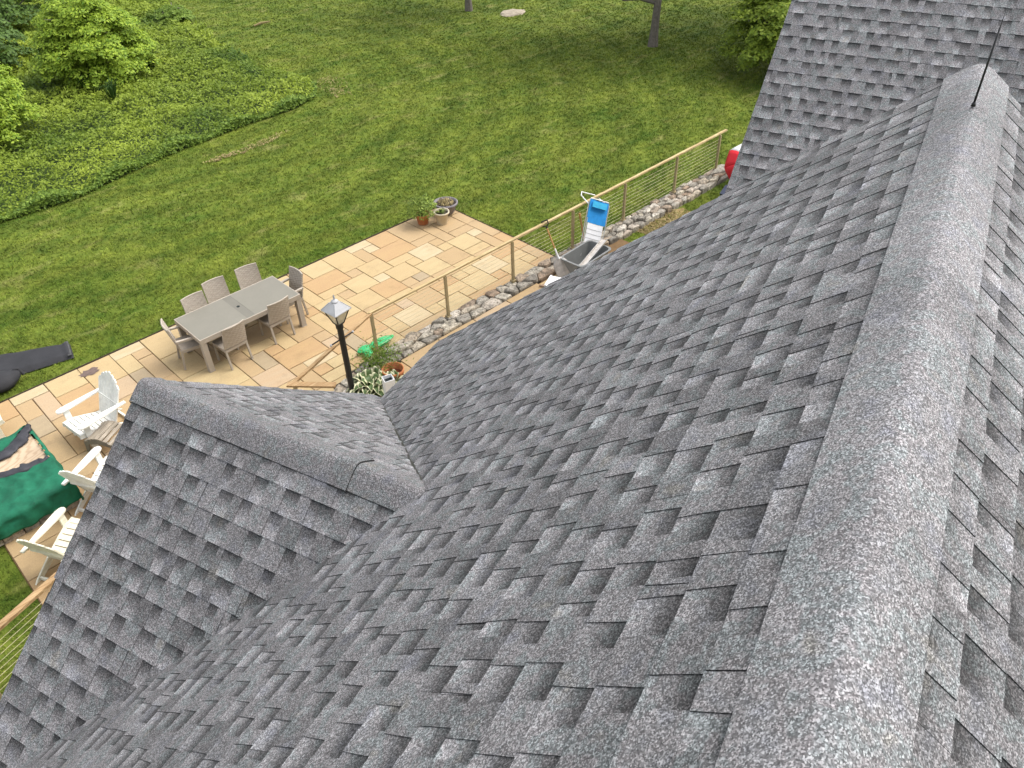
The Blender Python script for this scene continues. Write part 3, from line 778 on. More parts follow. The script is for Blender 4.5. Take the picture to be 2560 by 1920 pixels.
def wicker_chair(label, loc, rz, arms=False):
    """faces +x; origin on the floor under the seat centre"""
    t = thing('wicker_chair', label, 'chair', loc, rz, 'wicker chairs round the dining table')
    Wd, Dp, SH, BH = .47, .46, .43, .92
    mb = MB(); mb.box((.0, 0, SH-.03), (Dp, Wd, .06)); mb.build('seat', M_WICKER, t)
    # back with woven ribs, slightly curved and reclined
    rows, cols = 40, 9; V = []; F = []
    for side in (1, -1):
        for i in range(rows+1):
            v = i/rows; z = SH+.02+(BH-SH-.02)*v
            for k in range(cols+1):
                u = k/cols-.5
                x = -Dp/2+.01-.10*v-.04*(1-4*u*u)*(.4+.6*v)+side*(.014+.004*math.sin(i*math.pi*.5+(k % 2)*math.pi))
                V.append((x, u*Wd*(1-.02*v), z))
    nn = (rows+1)*(cols+1)
    for b in range(2):
        for i in range(rows):
            for k in range(cols):
                a = b*nn+i*(cols+1)+k; F.append((a, a+1, a+cols+2, a+cols+1))
    for i in range(rows):
        for k in (0, cols):
            a = i*(cols+1)+k; F.append((a, a+cols+1, nn+a+cols+1, nn+a))
    for k in range(cols):
        a = rows*(cols+1)+k; F.append((a, a+1, nn+a+1, nn+a)); F.append((k, k+1, nn+k+1, nn+k))
    bk = MB().poly(V, F).build('backrest', M_WICKER, t)
    mb = MB(); mb.tube([(-Dp/2-.09-.04*(1-4*u*u), u*Wd*.99, BH) for u in np.linspace(-.5, .5, 9)], .018, 6); mb.build('top_rim', M_WICKER, bk)
    for sy in (-1, 1):
        mb = MB(); mb.bar((-Dp/2+.02, sy*(Wd/2-.02), SH-.05), (-Dp/2-.03, sy*(Wd/2-.015), 0), .035, .035, (0, 1, 0)); mb.build('leg', M_WICKER, t)
        mb = MB(); mb.bar((Dp/2-.03, sy*(Wd/2-.02), SH-.05), (Dp/2-.02, sy*(Wd/2-.02), 0), .035, .035, (0, 1, 0)); mb.build('leg', M_WICKER, t)
        if arms:
            mb = MB(); mb.bar((-Dp/2-.03, sy*(Wd/2+.02), .65), (Dp/2-.04, sy*(Wd/2+.02), .63), .05, .035); mb.bar((Dp/2-.06, sy*(Wd/2+.02), .62), (Dp/2-.04, sy*(Wd/2+.0), SH-.04), .035, .035, (0, 1, 0)); mb.build('armrest', M_WICKER, t)
    return t
q90 = math.pi/2
wicker_chair('wicker chair seen from behind, at the left front of the table', (4.54, 12.36, 0), q90+.06)
wicker_chair('wicker chair seen from behind, at the right front of the table', (5.55, 12.46, 0), q90+.05)
wicker_chair('wicker armchair at the left end of the table, arms showing', (4.02, 12.90, 0), -.22, True)
wicker_chair('wicker chair at the right end of the table beside empty paving', (6.10, 12.84, 0), math.pi, True)
wicker_chair('lowest wicker chair back behind the table, pushed in furthest left', (4.54, 13.20, 0), -q90+.06)
wicker_chair('middle wicker chair back behind the table at the lawn edge', (5.07, 13.42, 0), -q90-.03)
wicker_chair('wicker chair behind the table nearest its right corner at the lawn edge', (5.76, 13.40, 0), -q90-.12)

# ------------------------------------------------------------------ lamp post
LB = at(833, 736, 2.3); lamp = thing('lamp_post', 'black lamp post with grey four sided lantern beside the handrail', 'street lamp', (LB.x, LB.y, 0), .12)
mb = MB(); mb.tube([(0, 0, -.02), (0, 0, 1.72)], .052, 14); mb.tube([(0, 0, 1.66), (0, 0, 1.74)], .064, 14); mb.build('post', M_BLACK, lamp, smooth=False)
mb = MB(); mb.tube([(-.23, 0, 1.44), (.23, 0, 1.44)], .012, 8); mb.build('ladder_rest', M_BLACK, lamp)
for s in (-1, 1):
    mb = MB(); mb.lathe([(0, -.022), (.016, -.016), (.022, 0), (.016, .016), (0, .022)], 10, (s*.24, 0, 1.44)); mb.build('ball_tip', M_ZINC, lamp, smooth=True)
b_, t_, z0, z1 = .06, .145, 1.76, 2.02
for k in range(4):
    q = k*q90; rot = lambda x, y, z: (x*math.cos(q)-y*math.sin(q), x*math.sin(q)+y*math.cos(q), z)
    mb = MB(); mb.poly([rot(b_, -b_, z0), rot(b_, b_, z0), rot(t_, t_, z1), rot(t_, -t_, z1), rot(b_-.004, -b_, z0), rot(b_-.004, b_, z0), rot(t_-.004, t_, z1), rot(t_-.004, -t_, z1)], [(0, 1, 2, 3), (7, 6, 5, 4), (0, 3, 7, 4), (1, 5, 6, 2)]); mb.build('pane', M_GLASS, lamp)
    mb = MB(); mb.bar(rot(b_, b_, z0), rot(t_, t_, z1), .016, .016); mb.bar(rot(t_, -t_, z1), rot(t_, t_, z1), .016, .016); mb.bar(rot(b_, -b_, z0), rot(b_, b_, z0), .018, .018); mb.build('frame', M_BLACK, lamp)
mb = MB(); e_ = .172; mb.poly([(-e_, -e_, z1+.006), (e_, -e_, z1+.006), (e_, e_, z1+.006), (-e_, e_, z1+.006), (-.062, -.062, z1+.135), (.062, -.062, z1+.135), (.062, .062, z1+.135), (-.062, .062, z1+.135), (-e_, -e_, z1-.006), (e_, -e_, z1-.006), (e_, e_, z1-.006), (-e_, e_, z1-.006)],
    [(0, 1, 5, 4), (1, 2, 6, 5), (2, 3, 7, 6), (3, 0, 4, 7), (4, 5, 6, 7), (8, 9, 1, 0), (9, 10, 2, 1), (10, 11, 3, 2), (11, 8, 0, 3), (11, 10, 9, 8)]); rf = mb.build('lantern_roof', M_ZINC, lamp)
mb = MB()
for k in range(4):
    q = k*q90+q90/2; mb.tube([(math.cos(q)*e_*1.414, math.sin(q)*e_*1.414, z1+.008), (math.cos(q)*.088, math.sin(q)*.088, z1+.137)], .006, 6)
mb.build('roof_rib', M_ZINC, rf)
mb = MB(); mb.lathe([(.06, z1+.13), (.062, z1+.15), (.055, z1+.165), (.03, z1+.18), (.012, z1+.185), (.01, z1+.2), (.016, z1+.215), (.018, z1+.23), (.008, z1+.25), (.012, z1+.262), (0, z1+.28)], 16); mb.build('finial', M_ZINC, rf, smooth=True)
mb = MB(); mb.tube([(0, 0, z0), (0, 0, z0+.1)], .02, 10); mb.tube([(0, 0, z0+.1), (0, 0, z0+.17)], [.028, .02], 10); mb.build('bulb', M_WHITEPL, lamp)

# ------------------------------------------------------------------ plants and pots
def pot(name, label, loc, prof, mat, leafmat, n, spread, hgt, size, group='plant pots on the patio corner', soil=M_SOIL, aspect=.35, flop=.6):
    t = thing(name, label, 'plant pot', loc, 0, group)
    mb = MB(); mb.lathe(prof, 24); o = mb.build('pot', mat, t, smooth=True)
    rt = prof[-1][0]; zt = prof[-1][1]
    mb = MB(); mb.lathe([(rt+.01, zt), (rt+.004, zt+.004), (0, zt+.008)], 20); mb.build('soil', soil, t)
    a = NP.uniform(0, 2*np.pi, n); rr = np.sqrt(NP.random(n))*spread; hh = hgt*NP.random(n)**.8*(1-.5*(rr/spread)**2)
    P = np.stack([rr*np.cos(a), rr*np.sin(a), zt+.02+hh], 1)
    N = np.stack([np.cos(a)*flop, np.sin(a)*flop, np.full(n, .8)], 1)+NP.normal(0, .35, (n, 3))
    leaves('foliage', P, N, size*NP.uniform(.6, 1.3, n), leafmat, t, aspect)
    mb = MB()
    for k in range(9):
        q = R_.uniform(0, 6.28); r1 = R_.uniform(.2, .8)*spread; mb.tube([(0, 0, zt), (r1*.5*math.cos(q), r1*.5*math.sin(q), zt+hgt*.5), (r1*math.cos(q), r1*math.sin(q), zt+hgt*R_.uniform(.6, .9))], .005, 4)
    mb.build('stem', M_MIDLEAF if leafmat is not M_STRAW else M_STRAW, t); return t
pt = at(1058, 558); pot('potted_plant', 'orange terracotta pot with leafy green plant at the patio corner', pt, [(.0, 0), (.12, 0), (.125, .01), (.155, .20), (.17, .20), (.172, .26), (.155, .26), (.15, .22)], M_TERRA, M_POTLEAF, 900, .36, .52, .085)
pt = at(1106, 558); pot('potted_plant', 'small beige pot with sparse stalks in front of the grey bowl', pt, [(0, 0), (.12, 0), (.125, .01), (.165, .27), (.19, .275), (.193, .315), (.17, .315), (.16, .26)], M_BEIGE, M_POTLEAF, 90, .12, .14, .05)
pt = at(1116, 533); pot('potted_plant', 'wide dark grey bowl pot with straw coloured grass at the patio corner', pt, [(0, 0), (.15, 0), (.22, .08), (.26, .24), (.30, .25), (.305, .30), (.275, .31), (.25, .25)], M_GREYPOT, M_STRAW, 260, .2, .14, .06)
# pot beside the wall, hosta, white tube
pt = at(985, 935, .0)
pp = at(982, 925, .40); t = pot('potted_plant', 'terracotta pot with wispy dark green shrub against the stone wall', (pp.x, pp.y, .12), [(0, 0), (.13, 0), (.135, .01), (.18, .25), (.20, .25), (.202, .31), (.185, .31), (.172, .18)], M_TERRA, M_MIDLEAF, 60, .1, .06, .05, None, M_TERRADARK)
def wispy(t, c, n, sx, sy, h):
    P = NP.normal(0, 1, (n, 3))*np.array([sx, sy, h*.28])+np.array([c[0], c[1], c[2]+h*.5]); N = NP.normal(0, 1, (n, 3))+np.array([0, 0, .5])
    leaves('shrub_foliage', P, N, .075*NP.uniform(.5, 1.2, n), M_MIDLEAF, t, .22)
c_ = at(945, 895, .5)
wispy(t, (c_.x-pp.x, c_.y-pp.y, .12), 1500, .19, .15, .5)
hp = at(928, 967, .32)
ho = thing('hosta_plant', 'variegated hosta with cream edged leaves beside the white tube', 'plant', (hp.x, hp.y, .12))
def hosta_leaf(ang, L, rise, wd):
    V = []; rim = []; F = []; nu, nv = 6, 4
    for i in range(nu+1):
        u = i/nu; wv = wd*math.sin(math.pi*min(1, u*.92+.08))**.8*(1-.25*u); r = .05+L*u; z = .12+rise*math.sin(u*2.2)-.10*u*u
        for k in range(nv+1):
            v = k/nv*2-1; V.append((r, v*wv, z+.03*abs(v))); rim.append(max(abs(v)**1.2*.9, (u > .9)*.9))
    for i in range(nu):
        for k in range(nv): a = i*(nv+1)+k; F.append((a, a+1, a+nv+2, a+nv+1))
    c, s = math.cos(ang), math.sin(ang)
    me = mesh_np('leaf', [(x*c-y*s, x*s+y*c, z) for x, y, z in V], F, M_HOSTA, True); set_attr(me, 'rim', rim); return me
for k in range(46):
    f_ = k/46; o = link('leaf', hosta_leaf(k*2.399, .12+.30*f_, .30-.20*f_+R_.uniform(-.03, .03), .075+.04*R_.random()), ho, (R_.uniform(-.1, .1), R_.uniform(-.08, .08), .06*R_.random()))
for k in range(26):
    f_ = k/26; o = link('leaf', hosta_leaf(k*2.399, .10+.24*f_, .26-.18*f_, .07+.035*R_.random()), ho, (.30+R_.uniform(-.06, .06), -.10+R_.uniform(-.06, .06), .0))
mb = MB(); mb.lathe([(0, -.02), (.14, -.02), (.12, .10), (0, .16)], 10); mb.build('crown', M_MIDLEAF, ho)
wt = at(970, 945, .74); tw = thing('downspout_tube', 'white square plastic tube with open dark top beside the hosta', 'tube', (wt.x, wt.y, .12), -.3)
mb = MB(); a_, i_ = .088, .078
for sx, sy, dx, dy in ((0, -1, 2*a_, .01), (0, 1, 2*a_, .01), (-1, 0, .01, 2*a_-.02), (1, 0, .01, 2*a_-.02)):
    mb.box((sx*(a_-.005), sy*(a_-.005), .31-.01), (dx, dy, .64))
mb.build('tube_wall', M_WHITEPL, tw); mb = MB(); mb.box((0, 0, .28), (2*i_, 2*i_, .55)); mb.build('dark_inside', M_HOLLOW, tw)
# green plastic thing by the wall
gp = at(925, 872, .05); gq = at(975, 855, .05)
mb = MB(); dx = (gq-gp); L = dx.length
def blob(mb, a, b, r0, r1, flat=.35, n=12, m=9):
    a, b = Vector(a), Vector(b); d = (b-a); L = d.length; x = d/L; y = Vector((-x.y, x.x, 0)).normalized(); z = Vector((0, 0, 1))
    V = []
    for i in range(m+1):
        u = i/m; s = math.sin(math.pi*min(max(u, .02), .98))**.5; rr = (r0+(r1-r0)*u)*s
        for k in range(n):
            q = 2*math.pi*k/n; V.append(a+d*u+y*(rr*math.cos(q))+z*(rr*flat*math.sin(q)))
    F = [(i*n+k, i*n+(k+1) % n, (i+1)*n+(k+1) % n, (i+1)*n+k) for i in range(m) for k in range(n)]+[tuple(range(n))[::-1], tuple(m*n+k for k in range(n))]
    mb.poly(V, F)
gz = .09
gt = thing('plastic_toy', 'flat bright green plastic toy with rounded lobes behind the stone wall', 'toy', (gp.x, gp.y, 0))
mb = MB(); blob(mb, (-.02, .0, gz), (gq.x-gp.x+.12, gq.y-gp.y+.03, gz+.04), .14, .10); mb.build('body', M_GREENPL, gt, smooth=True)
mb = MB(); blob(mb, (.05, .02, gz), (-.26, .03, gz), .12, .09); mb.build('lobe', M_GREENPL, gt, smooth=True)
mb = MB(); blob(mb, (-.05, -.02, gz), (-.22, -.26, gz), .10, .08); mb.build('lobe', M_GREENPL, gt, smooth=True)

# ------------------------------------------------------------------ things leaning at the railing
sb_ = at(1415, 694, .13); sh_ = at(1362, 556, 1.16)
shv = thing('scoop_shovel', 'aluminium scoop shovel with black D handle leaning on the railing', 'shovel', (sb_.x, sb_.y, .125))
ax = (Vector((sh_.x, sh_.y, 1.16))-Vector((sb_.x, sb_.y, .125))); Ls = ax.length; ax.normalize()
sdv = ax.cross(Vector((0, 1, 0))).normalized()
sdv = Vector((CAM[0][0], CAM[0][1], 0)).normalized(); sdv = (sdv-ax*sdv.dot(ax)).normalized(); nv_ = ax.cross(sdv)
if nv_.y > 0: nv_ = -nv_
V = []; F = []; m_, n_ = 14, 10
for i in range(m_+1):
    u = i/m_; wd = .165*min(1, .55+u*2.6)*(1 if u < .62 else (1-((u-.62)/.38)**2*.75)); 
    for k in range(n_+1):
        v = k/n_*2-1
        ridge_ = .010*math.sin(v*9.5)*max(0, min(1, (u-.5)*4)); V.append(ax*(u*.47)+sdv*(v*wd)+nv_*(.055*(1-v*v)*(.35+.65*u)+ridge_))
for i in range(m_):
    for k in range(n_): a = i*(n_+1)+k; F.append((a, a+1, a+n_+2, a+n_+1))
bl = MB().poly(V, F).build('blade', M_ALUBR, shv, smooth=True); md = bl.modifiers.new('thick', 'SOLIDIFY'); md.thickness = .006
mb = MB(); mb.tube([ax*.43+nv_*.05, ax*.52+nv_*.03, ax*.66], [.026, .022, .019], 10); mb.build('socket', M_ALU, shv)
mb = MB(); mb.tube([ax*.58, ax*(Ls-.10)], .017, 10); mb.build('shaft', M_WOODTOOL, shv)
mb = MB(); e1 = ax*(Ls-.13); mb.tube([e1, ax*(Ls-.08)], .022, 8)
mb.tube([ax*(Ls-.10), ax*(Ls-.05)+sdv*.06, ax*(Ls+.03)+sdv*.062], .013, 8); mb.tube([ax*(Ls-.10), ax*(Ls-.05)-sdv*.06, ax*(Ls+.03)-sdv*.062], .013, 8); mb.tube([ax*(Ls+.03)-sdv*.07, ax*(Ls+.03)+sdv*.07], .015, 8); mb.build('d_handle', M_BLACK, shv)
# grey bin
bp = at(1464, 655, .30); bn = thing('storage_bin', 'open grey plastic bin of odds and ends beside the shovel', 'bin', (bp.x, bp.y, .12), .05)
def ring(w_, l_, r, n=6):
    out = []
    for cx, cy, q0 in ((w_-r, l_-r, 0), (-w_+r, l_-r, q90), (-w_+r, -l_+r, 2*q90), (w_-r, -l_+r, 3*q90)):
        for k in range(n): q = q0+q90*k/(n-1); out.append((cx+r*math.cos(q), cy+r*math.sin(q)))
    return out
prof = [(.44, .24, 0), (.50, .29, .38), (.53, .32, .38), (.53, .32, .40), (.49, .28, .40), (.43, .23, .02)]
V = []; 
for a_, b2, z in prof: V += [(x, y, z) for x, y in ring(a_, b2, .10)]
n = 24; F = [(i*n+k, i*n+(k+1) % n, (i+1)*n+(k+1) % n, (i+1)*n+k) for i in range(len(prof)-1) for k in range(n)]+[tuple(range(n)), tuple(5*n+k for k in range(n))]
MB().poly(V, F).build('tub', M_BINGREY, bn)
def stray(name, label, cat, a, b, wd, th, mat, up=(0, 0, 1)):
    a, b = Vector(a), Vector(b); o0 = Vector((a.x, a.y, a.z)); mb = MB(); mb.bar(a-o0, b-o0, wd, th, up); o = mb.build(name, mat, None, o0); return tag(o, label, cat)
g0 = at(1452, 672, .42); g1 = at(1512, 600, .62)
gut = thing('gutter_channel', 'long grey metal channel lying slanted across the grey bin', 'channel', g0)
dch = Vector((g1.x, g1.y, g1.z))-Vector((g0.x, g0.y, g0.z)); dn_ = dch.normalized(); sd_ = dn_.cross(Vector((0, 0, 1))).normalized()
mb = MB(); mb.bar(-dn_*.25, dch, .12, .008); mb.build('channel_web', M_ALUBR, gut)
for s in (-1, 1):
    mb = MB(); mb.bar(-dn_*.25+sd_*(.06*s)+Vector((0, 0, .022)), dch+sd_*(.06*s)+Vector((0, 0, .022)), .008, .045); mb.build('channel_flange', M_ALU, gut)
k0 = at(1442, 676, .22); mb = MB(); mb.lathe([(0, 0), (.10, .01), (.13, .12), (.12, .12), (.09, .03), (0, .02)], 14); o = mb.build('metal_bowl', M_ALU, None, (k0.x, k0.y, .15), 0, True); tag(o, 'small shiny metal bowl inside the grey bin', 'bowl')
stray('black_pipe', 'short black pipe lying inside the grey bin', 'pipe', at(1452, 688, .20), at(1434, 674, .20), .07, .06, M_BLACK)
stray('wooden_handle', 'brown wooden tool handle standing between the bin and railing post', 'tool', at(1462, 610, .25), at(1449, 533, .98), .045, .03, M_WOODTOOL)
# white box in front, brown board
wb0 = at(1390, 706, .40); wbx = thing('white_box', 'white plastic box with rolled lid edge at the roof edge', 'box', (wb0.x, wb0.y, .12), .42)
mb = MB(); mb.box((0, 0, .13), (.36, .30, .26)); mb.build('box_body', M_WHITEPL, wbx)
mb = MB(); mb.box((0, 0, .275), (.40, .34, .03)); mb.tube([(-.20, .17, .285), (.20, .17, .285)], .026, 10); mb.build('lid', M_WHITEPL, wbx)
bo = at(1356, 716, .14); mb = MB(); mb.poly([(-.05, .06, 0), (.35, -.06, 0), (.35, -.22, 0), (.02, -.05, 0), (-.05, .06, .03), (.35, -.06, .03), (.35, -.22, .03), (.02, -.05, .03)], [(0, 1, 2, 3), (7, 6, 5, 4), (0, 4, 5, 1), (1, 5, 6, 2), (2, 6, 7, 3), (3, 7, 4, 0)])
tag(mb.build('brown_board', plain('brown_board', (.30, .21, .14), .8, .2, 8), None, (bo.x, bo.y, .135)), 'thin brown board on the walk beside the white box', 'board')
# folded beach chair (stands in / behind the bin, leaning on the rail)
cb = at(1478, 612, .42); ct = at(1500, 500, 1.18)
bc = thing('beach_chair', 'folded beach chair of blue and white fabric leaning on the railing', 'chair', (cb.x, cb.y, 0))
up_ = Vector((ct.x-cb.x, ct.y-cb.y, 1.18-.42)); Lb = up_.length; upn = up_.normalized(); base = Vector((0, 0, .42))
rt_ = Vector((.94, -.33, 0)); rt_ = (rt_-upn*rt_.dot(upn)).normalized(); fn = rt_.cross(upn)
def panel(nm, v0, v1, wd, mat, off=.0, th=.02, sag=.02):
    V = []; F = []; n1, n2 = 6, 6
    for s_ in (0, 1):
        for i in range(n1+1):
            for k in range(n2+1):
                v = v0+(v1-v0)*i/n1; u = (k/n2-.5); V.append(base+upn*(v*Lb)+rt_*(u*2*wd)+fn*(off+th*s_-sag*(1-4*u*u)))
    nn = (n1+1)*(n2+1)
    for i in range(n1):
        for k in range(n2):
            a = i*(n2+1)+k; F += [(a, a+1, a+n2+2, a+n2+1), (nn+a, nn+a+n2+1, nn+a+n2+2, nn+a+1)]
    for i in range(n1):
        for k in (0, n2): a = i*(n2+1)+k; F.append((a, a+n2+1, nn+a+n2+1, nn+a))
    for k in range(n2): F += [(k, nn+k, nn+k+1, k+1), (n1*(n2+1)+k, n1*(n2+1)+k+1, nn+n1*(n2+1)+k+1, nn+n1*(n2+1)+k)]
    return MB().poly(V, F).build(nm, mat, bc)
panel('back_fabric', .46, .97, .23, M_BLUE, 0, .012)
panel('pillow', .80, .93, .17, M_LTBLUE, .02, .04, .0)
panel('seat_fabric', .04, .45, .19, M_WHITEFAB, .004, .012)
for v in (.12, .22, .32): panel('fabric_stripe', v, v+.006, .19, M_BINGREY, .017, .003, .02)
def fr(*pts, r=.011, nm='frame_tube', mat=M_ALU):
    MB().tube([base+upn*(v*Lb)+rt_*u+fn*o_ for u, v, o_ in pts], r, 8).build(nm, mat, bc)
fr((-.25, -.35, 0), (-.25, .9, 0), (-.22, .99, 0), (.22, .99, 0), (.25, .9, 0), (.25, -.35, 0))
fr((-.22, -.30, .04), (-.235, .55, .045)); fr((.22, -.30, .04), (.235, .55, .045)); fr((-.21, .02, .02), (.21, .02, .02))
fr((-.25, .86, -.02), (-.40, 1.02, -.14), (-.36, 1.12, -.24), (.0, 1.16, -.34), (.12, 1.10, -.30), (.25, .92, -.03), r=.013, mat=M_WHITEPL)
# red and white thing on the lawn beyond the wall end
rc = at(1838, 420, .45); um = thing('garden_umbrella', 'red and white domed umbrella with dark grey rim beyond the wall end', 'umbrella', (rc.x+.3, rc.y-.15, 0), .9)
def dome(ph0, ph1, nm, mat, ths=(0.05, .35, .65, .95, 1.2, 1.42), R=.62, cz=.42, flat=.85):
    V = []; F = []; npz = 5
    for th_ in ths:
        for k in range(npz):
            ph = ph0+(ph1-ph0)*k/(npz-1); edge = 1-.06*math.sin(math.pi*k/(npz-1))*(th_/1.42)
            d = Vector((math.sin(th_)*math.cos(ph), math.sin(th_)*math.sin(ph), math.cos(th_)*flat))*R*edge
            tilt = Matrix.Rotation(-.9, 3, 'Y'); d = tilt @ d; V.append((d.x, d.y, cz+d.z))
    for i in range(len(ths)-1):
        for k in range(npz-1): a = i*npz+k; F.append((a, a+1, a+npz+1, a+npz))
    o = MB().poly(V, F).build(nm, mat, um, smooth=True); md = o.modifiers.new('thick', 'SOLIDIFY'); md.thickness = .006
for k, (mt_) in enumerate((M_WHITECL, M_RED, M_RED, M_DKGREY, M_RED, M_WHITECL, M_RED, M_WHITECL)):
    dome(k*q90/2, (k+1)*q90/2, 'canopy_panel', mt_)
tl = Matrix.Rotation(-.9, 3, 'Y'); mb = MB(); mb.tube([tl @ Vector((0, 0, .58))+Vector((0, 0, .42)), tl @ Vector((0, 0, -.22))+Vector((0, 0, .42))], .014, 8); mb.build('shaft', M_BLACK, um)
nv = at(1808, 492, .15); ob = thing('navy_box', 'dark navy box mostly hidden by the roof edge on the grass', 'box', (nv.x, nv.y, 0), .3)
mb = MB(); mb.box((.12, -.15, .12), (.5, .4, .28)); mb.build('box_body', M_NAVY, ob); mb = MB(); mb.box((.12, -.15, .275), (.54, .44, .03)); mb.build('lid', M_NAVY, ob)

# ------------------------------------------------------------------ adirondack chairs (face +x)
def adirondack(label, loc, rz, mat=M_WHITE):
    t = thing('adirondack_chair', label, 'chair', loc, rz, 'adirondack chairs round the fire pit')
    # seat slats, sloping down to the back
    for k in range(7):
        u = k/6; x = .36-.54*u; z = .36-.14*u-(.0 if k else .012)
        mb = MB(); mb.box((x, 0, z), (.078, .52, .02), Matrix.Rotation(-.25, 3, 'Y')); mb.build('seat_slat', mat, t)
    # back slats, rounded top fan
    hs_ = [.70, .78, .82, .84, .82, .78, .70]
    for k in range(7):
        y = (k-3)*.088; L = hs_[k]; w_ = .041
        lo = Vector((-.20, y*.85, .20)); dirv = Vector((-.36, y*.22, .90)).normalized(); hi = lo+dirv*L
        sx = Vector((0, 1, 0)); nn = dirv.cross(sx).normalized(); V = []
        cut = .06*abs(k-3)/3
        for off in (-.01, .01):
            V += [lo-sx*w_*.85+nn*off, lo+sx*w_*.85+nn*off, hi+sx*w_-dirv*(cut if y > 0 else .0)+nn*off, hi+sx*0+dirv*(.02-.01*abs(k-3))+nn*off, hi-sx*w_-dirv*(cut if y < 0 else .0)+nn*off]
        mb = MB(); mb.poly(V, [(0, 1, 2, 3, 4), (9, 8, 7, 6, 5), (0, 5, 6, 1), (1, 6, 7, 2), (2, 7, 8, 3), (3, 8, 9, 4), (4, 9, 5, 0)]); mb.build('back_slat', mat, t)
    mb = MB(); mb.box((-.335, 0, .52), (.03, .60, .07)); mb.build('back_rail', mat, t)
    for s in (-1, 1):
        # arm with rounded front
        P = []
        for x, wd in ((-.44, .03), (-.25, .04), (-.05, .055), (.15, .065), (.30, .07), (.36, .06), (.395, .035), (.405, .0)): P.append((x, wd))
        V = [(x, s*.335+wd, .56) for x, wd in P]+[(x, s*.335-wd, .56) for x, wd in reversed(P[:-1])]
        n = len(V); V += [(x, y, z-.024) for x, y, z in V]
        mb = MB(); mb.poly(V, [tuple(range(n)), tuple(range(2*n-1, n-1, -1))]+[(k, (k+1) % n, n+(k+1) % n, n+k) for k in range(n)]); mb.build('armrest', mat, t)
        mb = MB(); mb.box((.27, s*.295, .265), (.10, .024, .54)); mb.build('front_leg', mat, t)
        # stringer: seat side running back to the ground
        S_ = [(.40, .37), (.42, .30), (.20, .24), (-.10, .12), (-.40, .0), (-.56, .0), (-.50, .05), (-.20, .20), (.05, .30), (.25, .37)]
        V = [(x, s*.27-.012, z) for x, z in S_]+[(x, s*.27+.012, z) for x, z in S_]; n = len(S_)
        mb = MB(); mb.poly(V, [tuple(range(n)), tuple(range(2*n-1, n-1, -1))]+[(k, (k+1) % n, n+(k+1) % n, n+k) for k in range(n)]); mb.build('stringer', mat, t)
    mb = MB(); mb.box((.385, 0, .315), (.022, .52, .09)); mb.build('front_apron', mat, t); mb = MB(); mb.box((-.46, 0, .04), (.03, .50, .05)); mb.build('stretcher', mat, t)
    return t
adirondack('white adirondack chair with rounded back facing the green covered fire pit', (1.88, 12.17, 0), math.pi+.14)
adirondack('white adirondack chair half hidden by the dormer, touching the green cover', (1.42, 10.62, 0), .52)
adirondack('cream adirondack chair half hidden by the dormer above the orange railing', (.52, 9.72, 0), .52, M_CREAM)
c4 = at(2, 1025, .55); adirondack('adirondack chair cut off by the left edge, only one arm showing', (c4.x-.42, c4.y+.32, 0), -.12, M_CREAM)
# slatted footstool with curved apron in front of the first chair
fs = at(262, 1078, .33); ft = thing('footstool', 'weathered slatted footstool with curved dark side beside the white adirondack chair', 'footstool', (fs.x, fs.y, 0), .55)
for k in range(7):
    y = -.22+.073*k; z = .35-.10*((k-3)/3.4)**2; mb = MB(); mb.box((0, y, z), (.46, .062, .02), Matrix.Rotation(-.09*(k-3), 3, 'X')); mb.build('slat', M_GREYWOOD, ft)
for s in (-1, 1):
    T = [(-.30, .02), (-.27, .26), (-.15, .31), (0, .335), (.15, .31), (.27, .26), (.30, .02), (.24, .02), (.20, .2), (0, .24), (-.20, .2), (-.24, .02)]; n = len(T)
    V = [(s*.21-.013, y, z) for y, z in T]+[(s*.21+.013, y, z) for y, z in T]
    mb = MB(); mb.poly(V, [tuple(range(n)), tuple(range(2*n-1, n-1, -1))]+[(k, (k+1) % n, n+(k+1) % n, n+k) for k in range(n)]); mb.build('side_board', M_GREYEDGE, ft)

# ------------------------------------------------------------------ covered fire pit
FZ = .44
fp = thing('fire_pit', 'square stone fire pit under a torn green cover at the left edge', 'fire pit', (0, 11.65, 0))
fx0, fx1, fy0, fy1 = -1.35, .98, 10.74, 12.58
mb = MB(); mb.box(((fx0+fx1)/2, (fy0+fy1)/2-11.65, FZ/2-.04), (fx1-fx0-.2, fy1-fy0-.2, FZ-.06)); mb.build('core', M_EARTH, fp)
for row in range(3):
    z = .065+.13*row
    for side in range(4):
        horiz = side % 2 == 0; Ln = (fx1-fx0) if horiz else (fy1-fy0); p = 0
        while p < Ln-.05:
            l_ = min(R_.uniform(.2, .42), Ln-p); m_ = p+l_/2
            c = (fx0+m_, (fy0+.10 if side == 0 else fy1), z) if horiz else ((fx1-.10 if side == 1 else fx0), fy0+m_, z)
            d_ = (l_-.015, .16+R_.uniform(-.02, .02), .118) if horiz else (.16+R_.uniform(-.02, .02), l_-.015, .118)
            if side in (0, 1): mb = MB(); mb.box((c[0], c[1]-11.65, z), d_, Matrix.Rotation(R_.uniform(-.05, .05), 3, 'Z')); mb.build('stone', M_STONE, fp)
            p += l_
mb = MB(); mb.box(((fx0+fx1)/2, (fy0+fy1)/2-11.65, FZ+.0), (fx1-fx0-.06, fy1-fy0-.06, .02)); ply = mb.build('plywood_board', M_PLY, None, (0, 11.65, 0)); tag(ply, 'plywood board showing through the torn green cover', 'board')
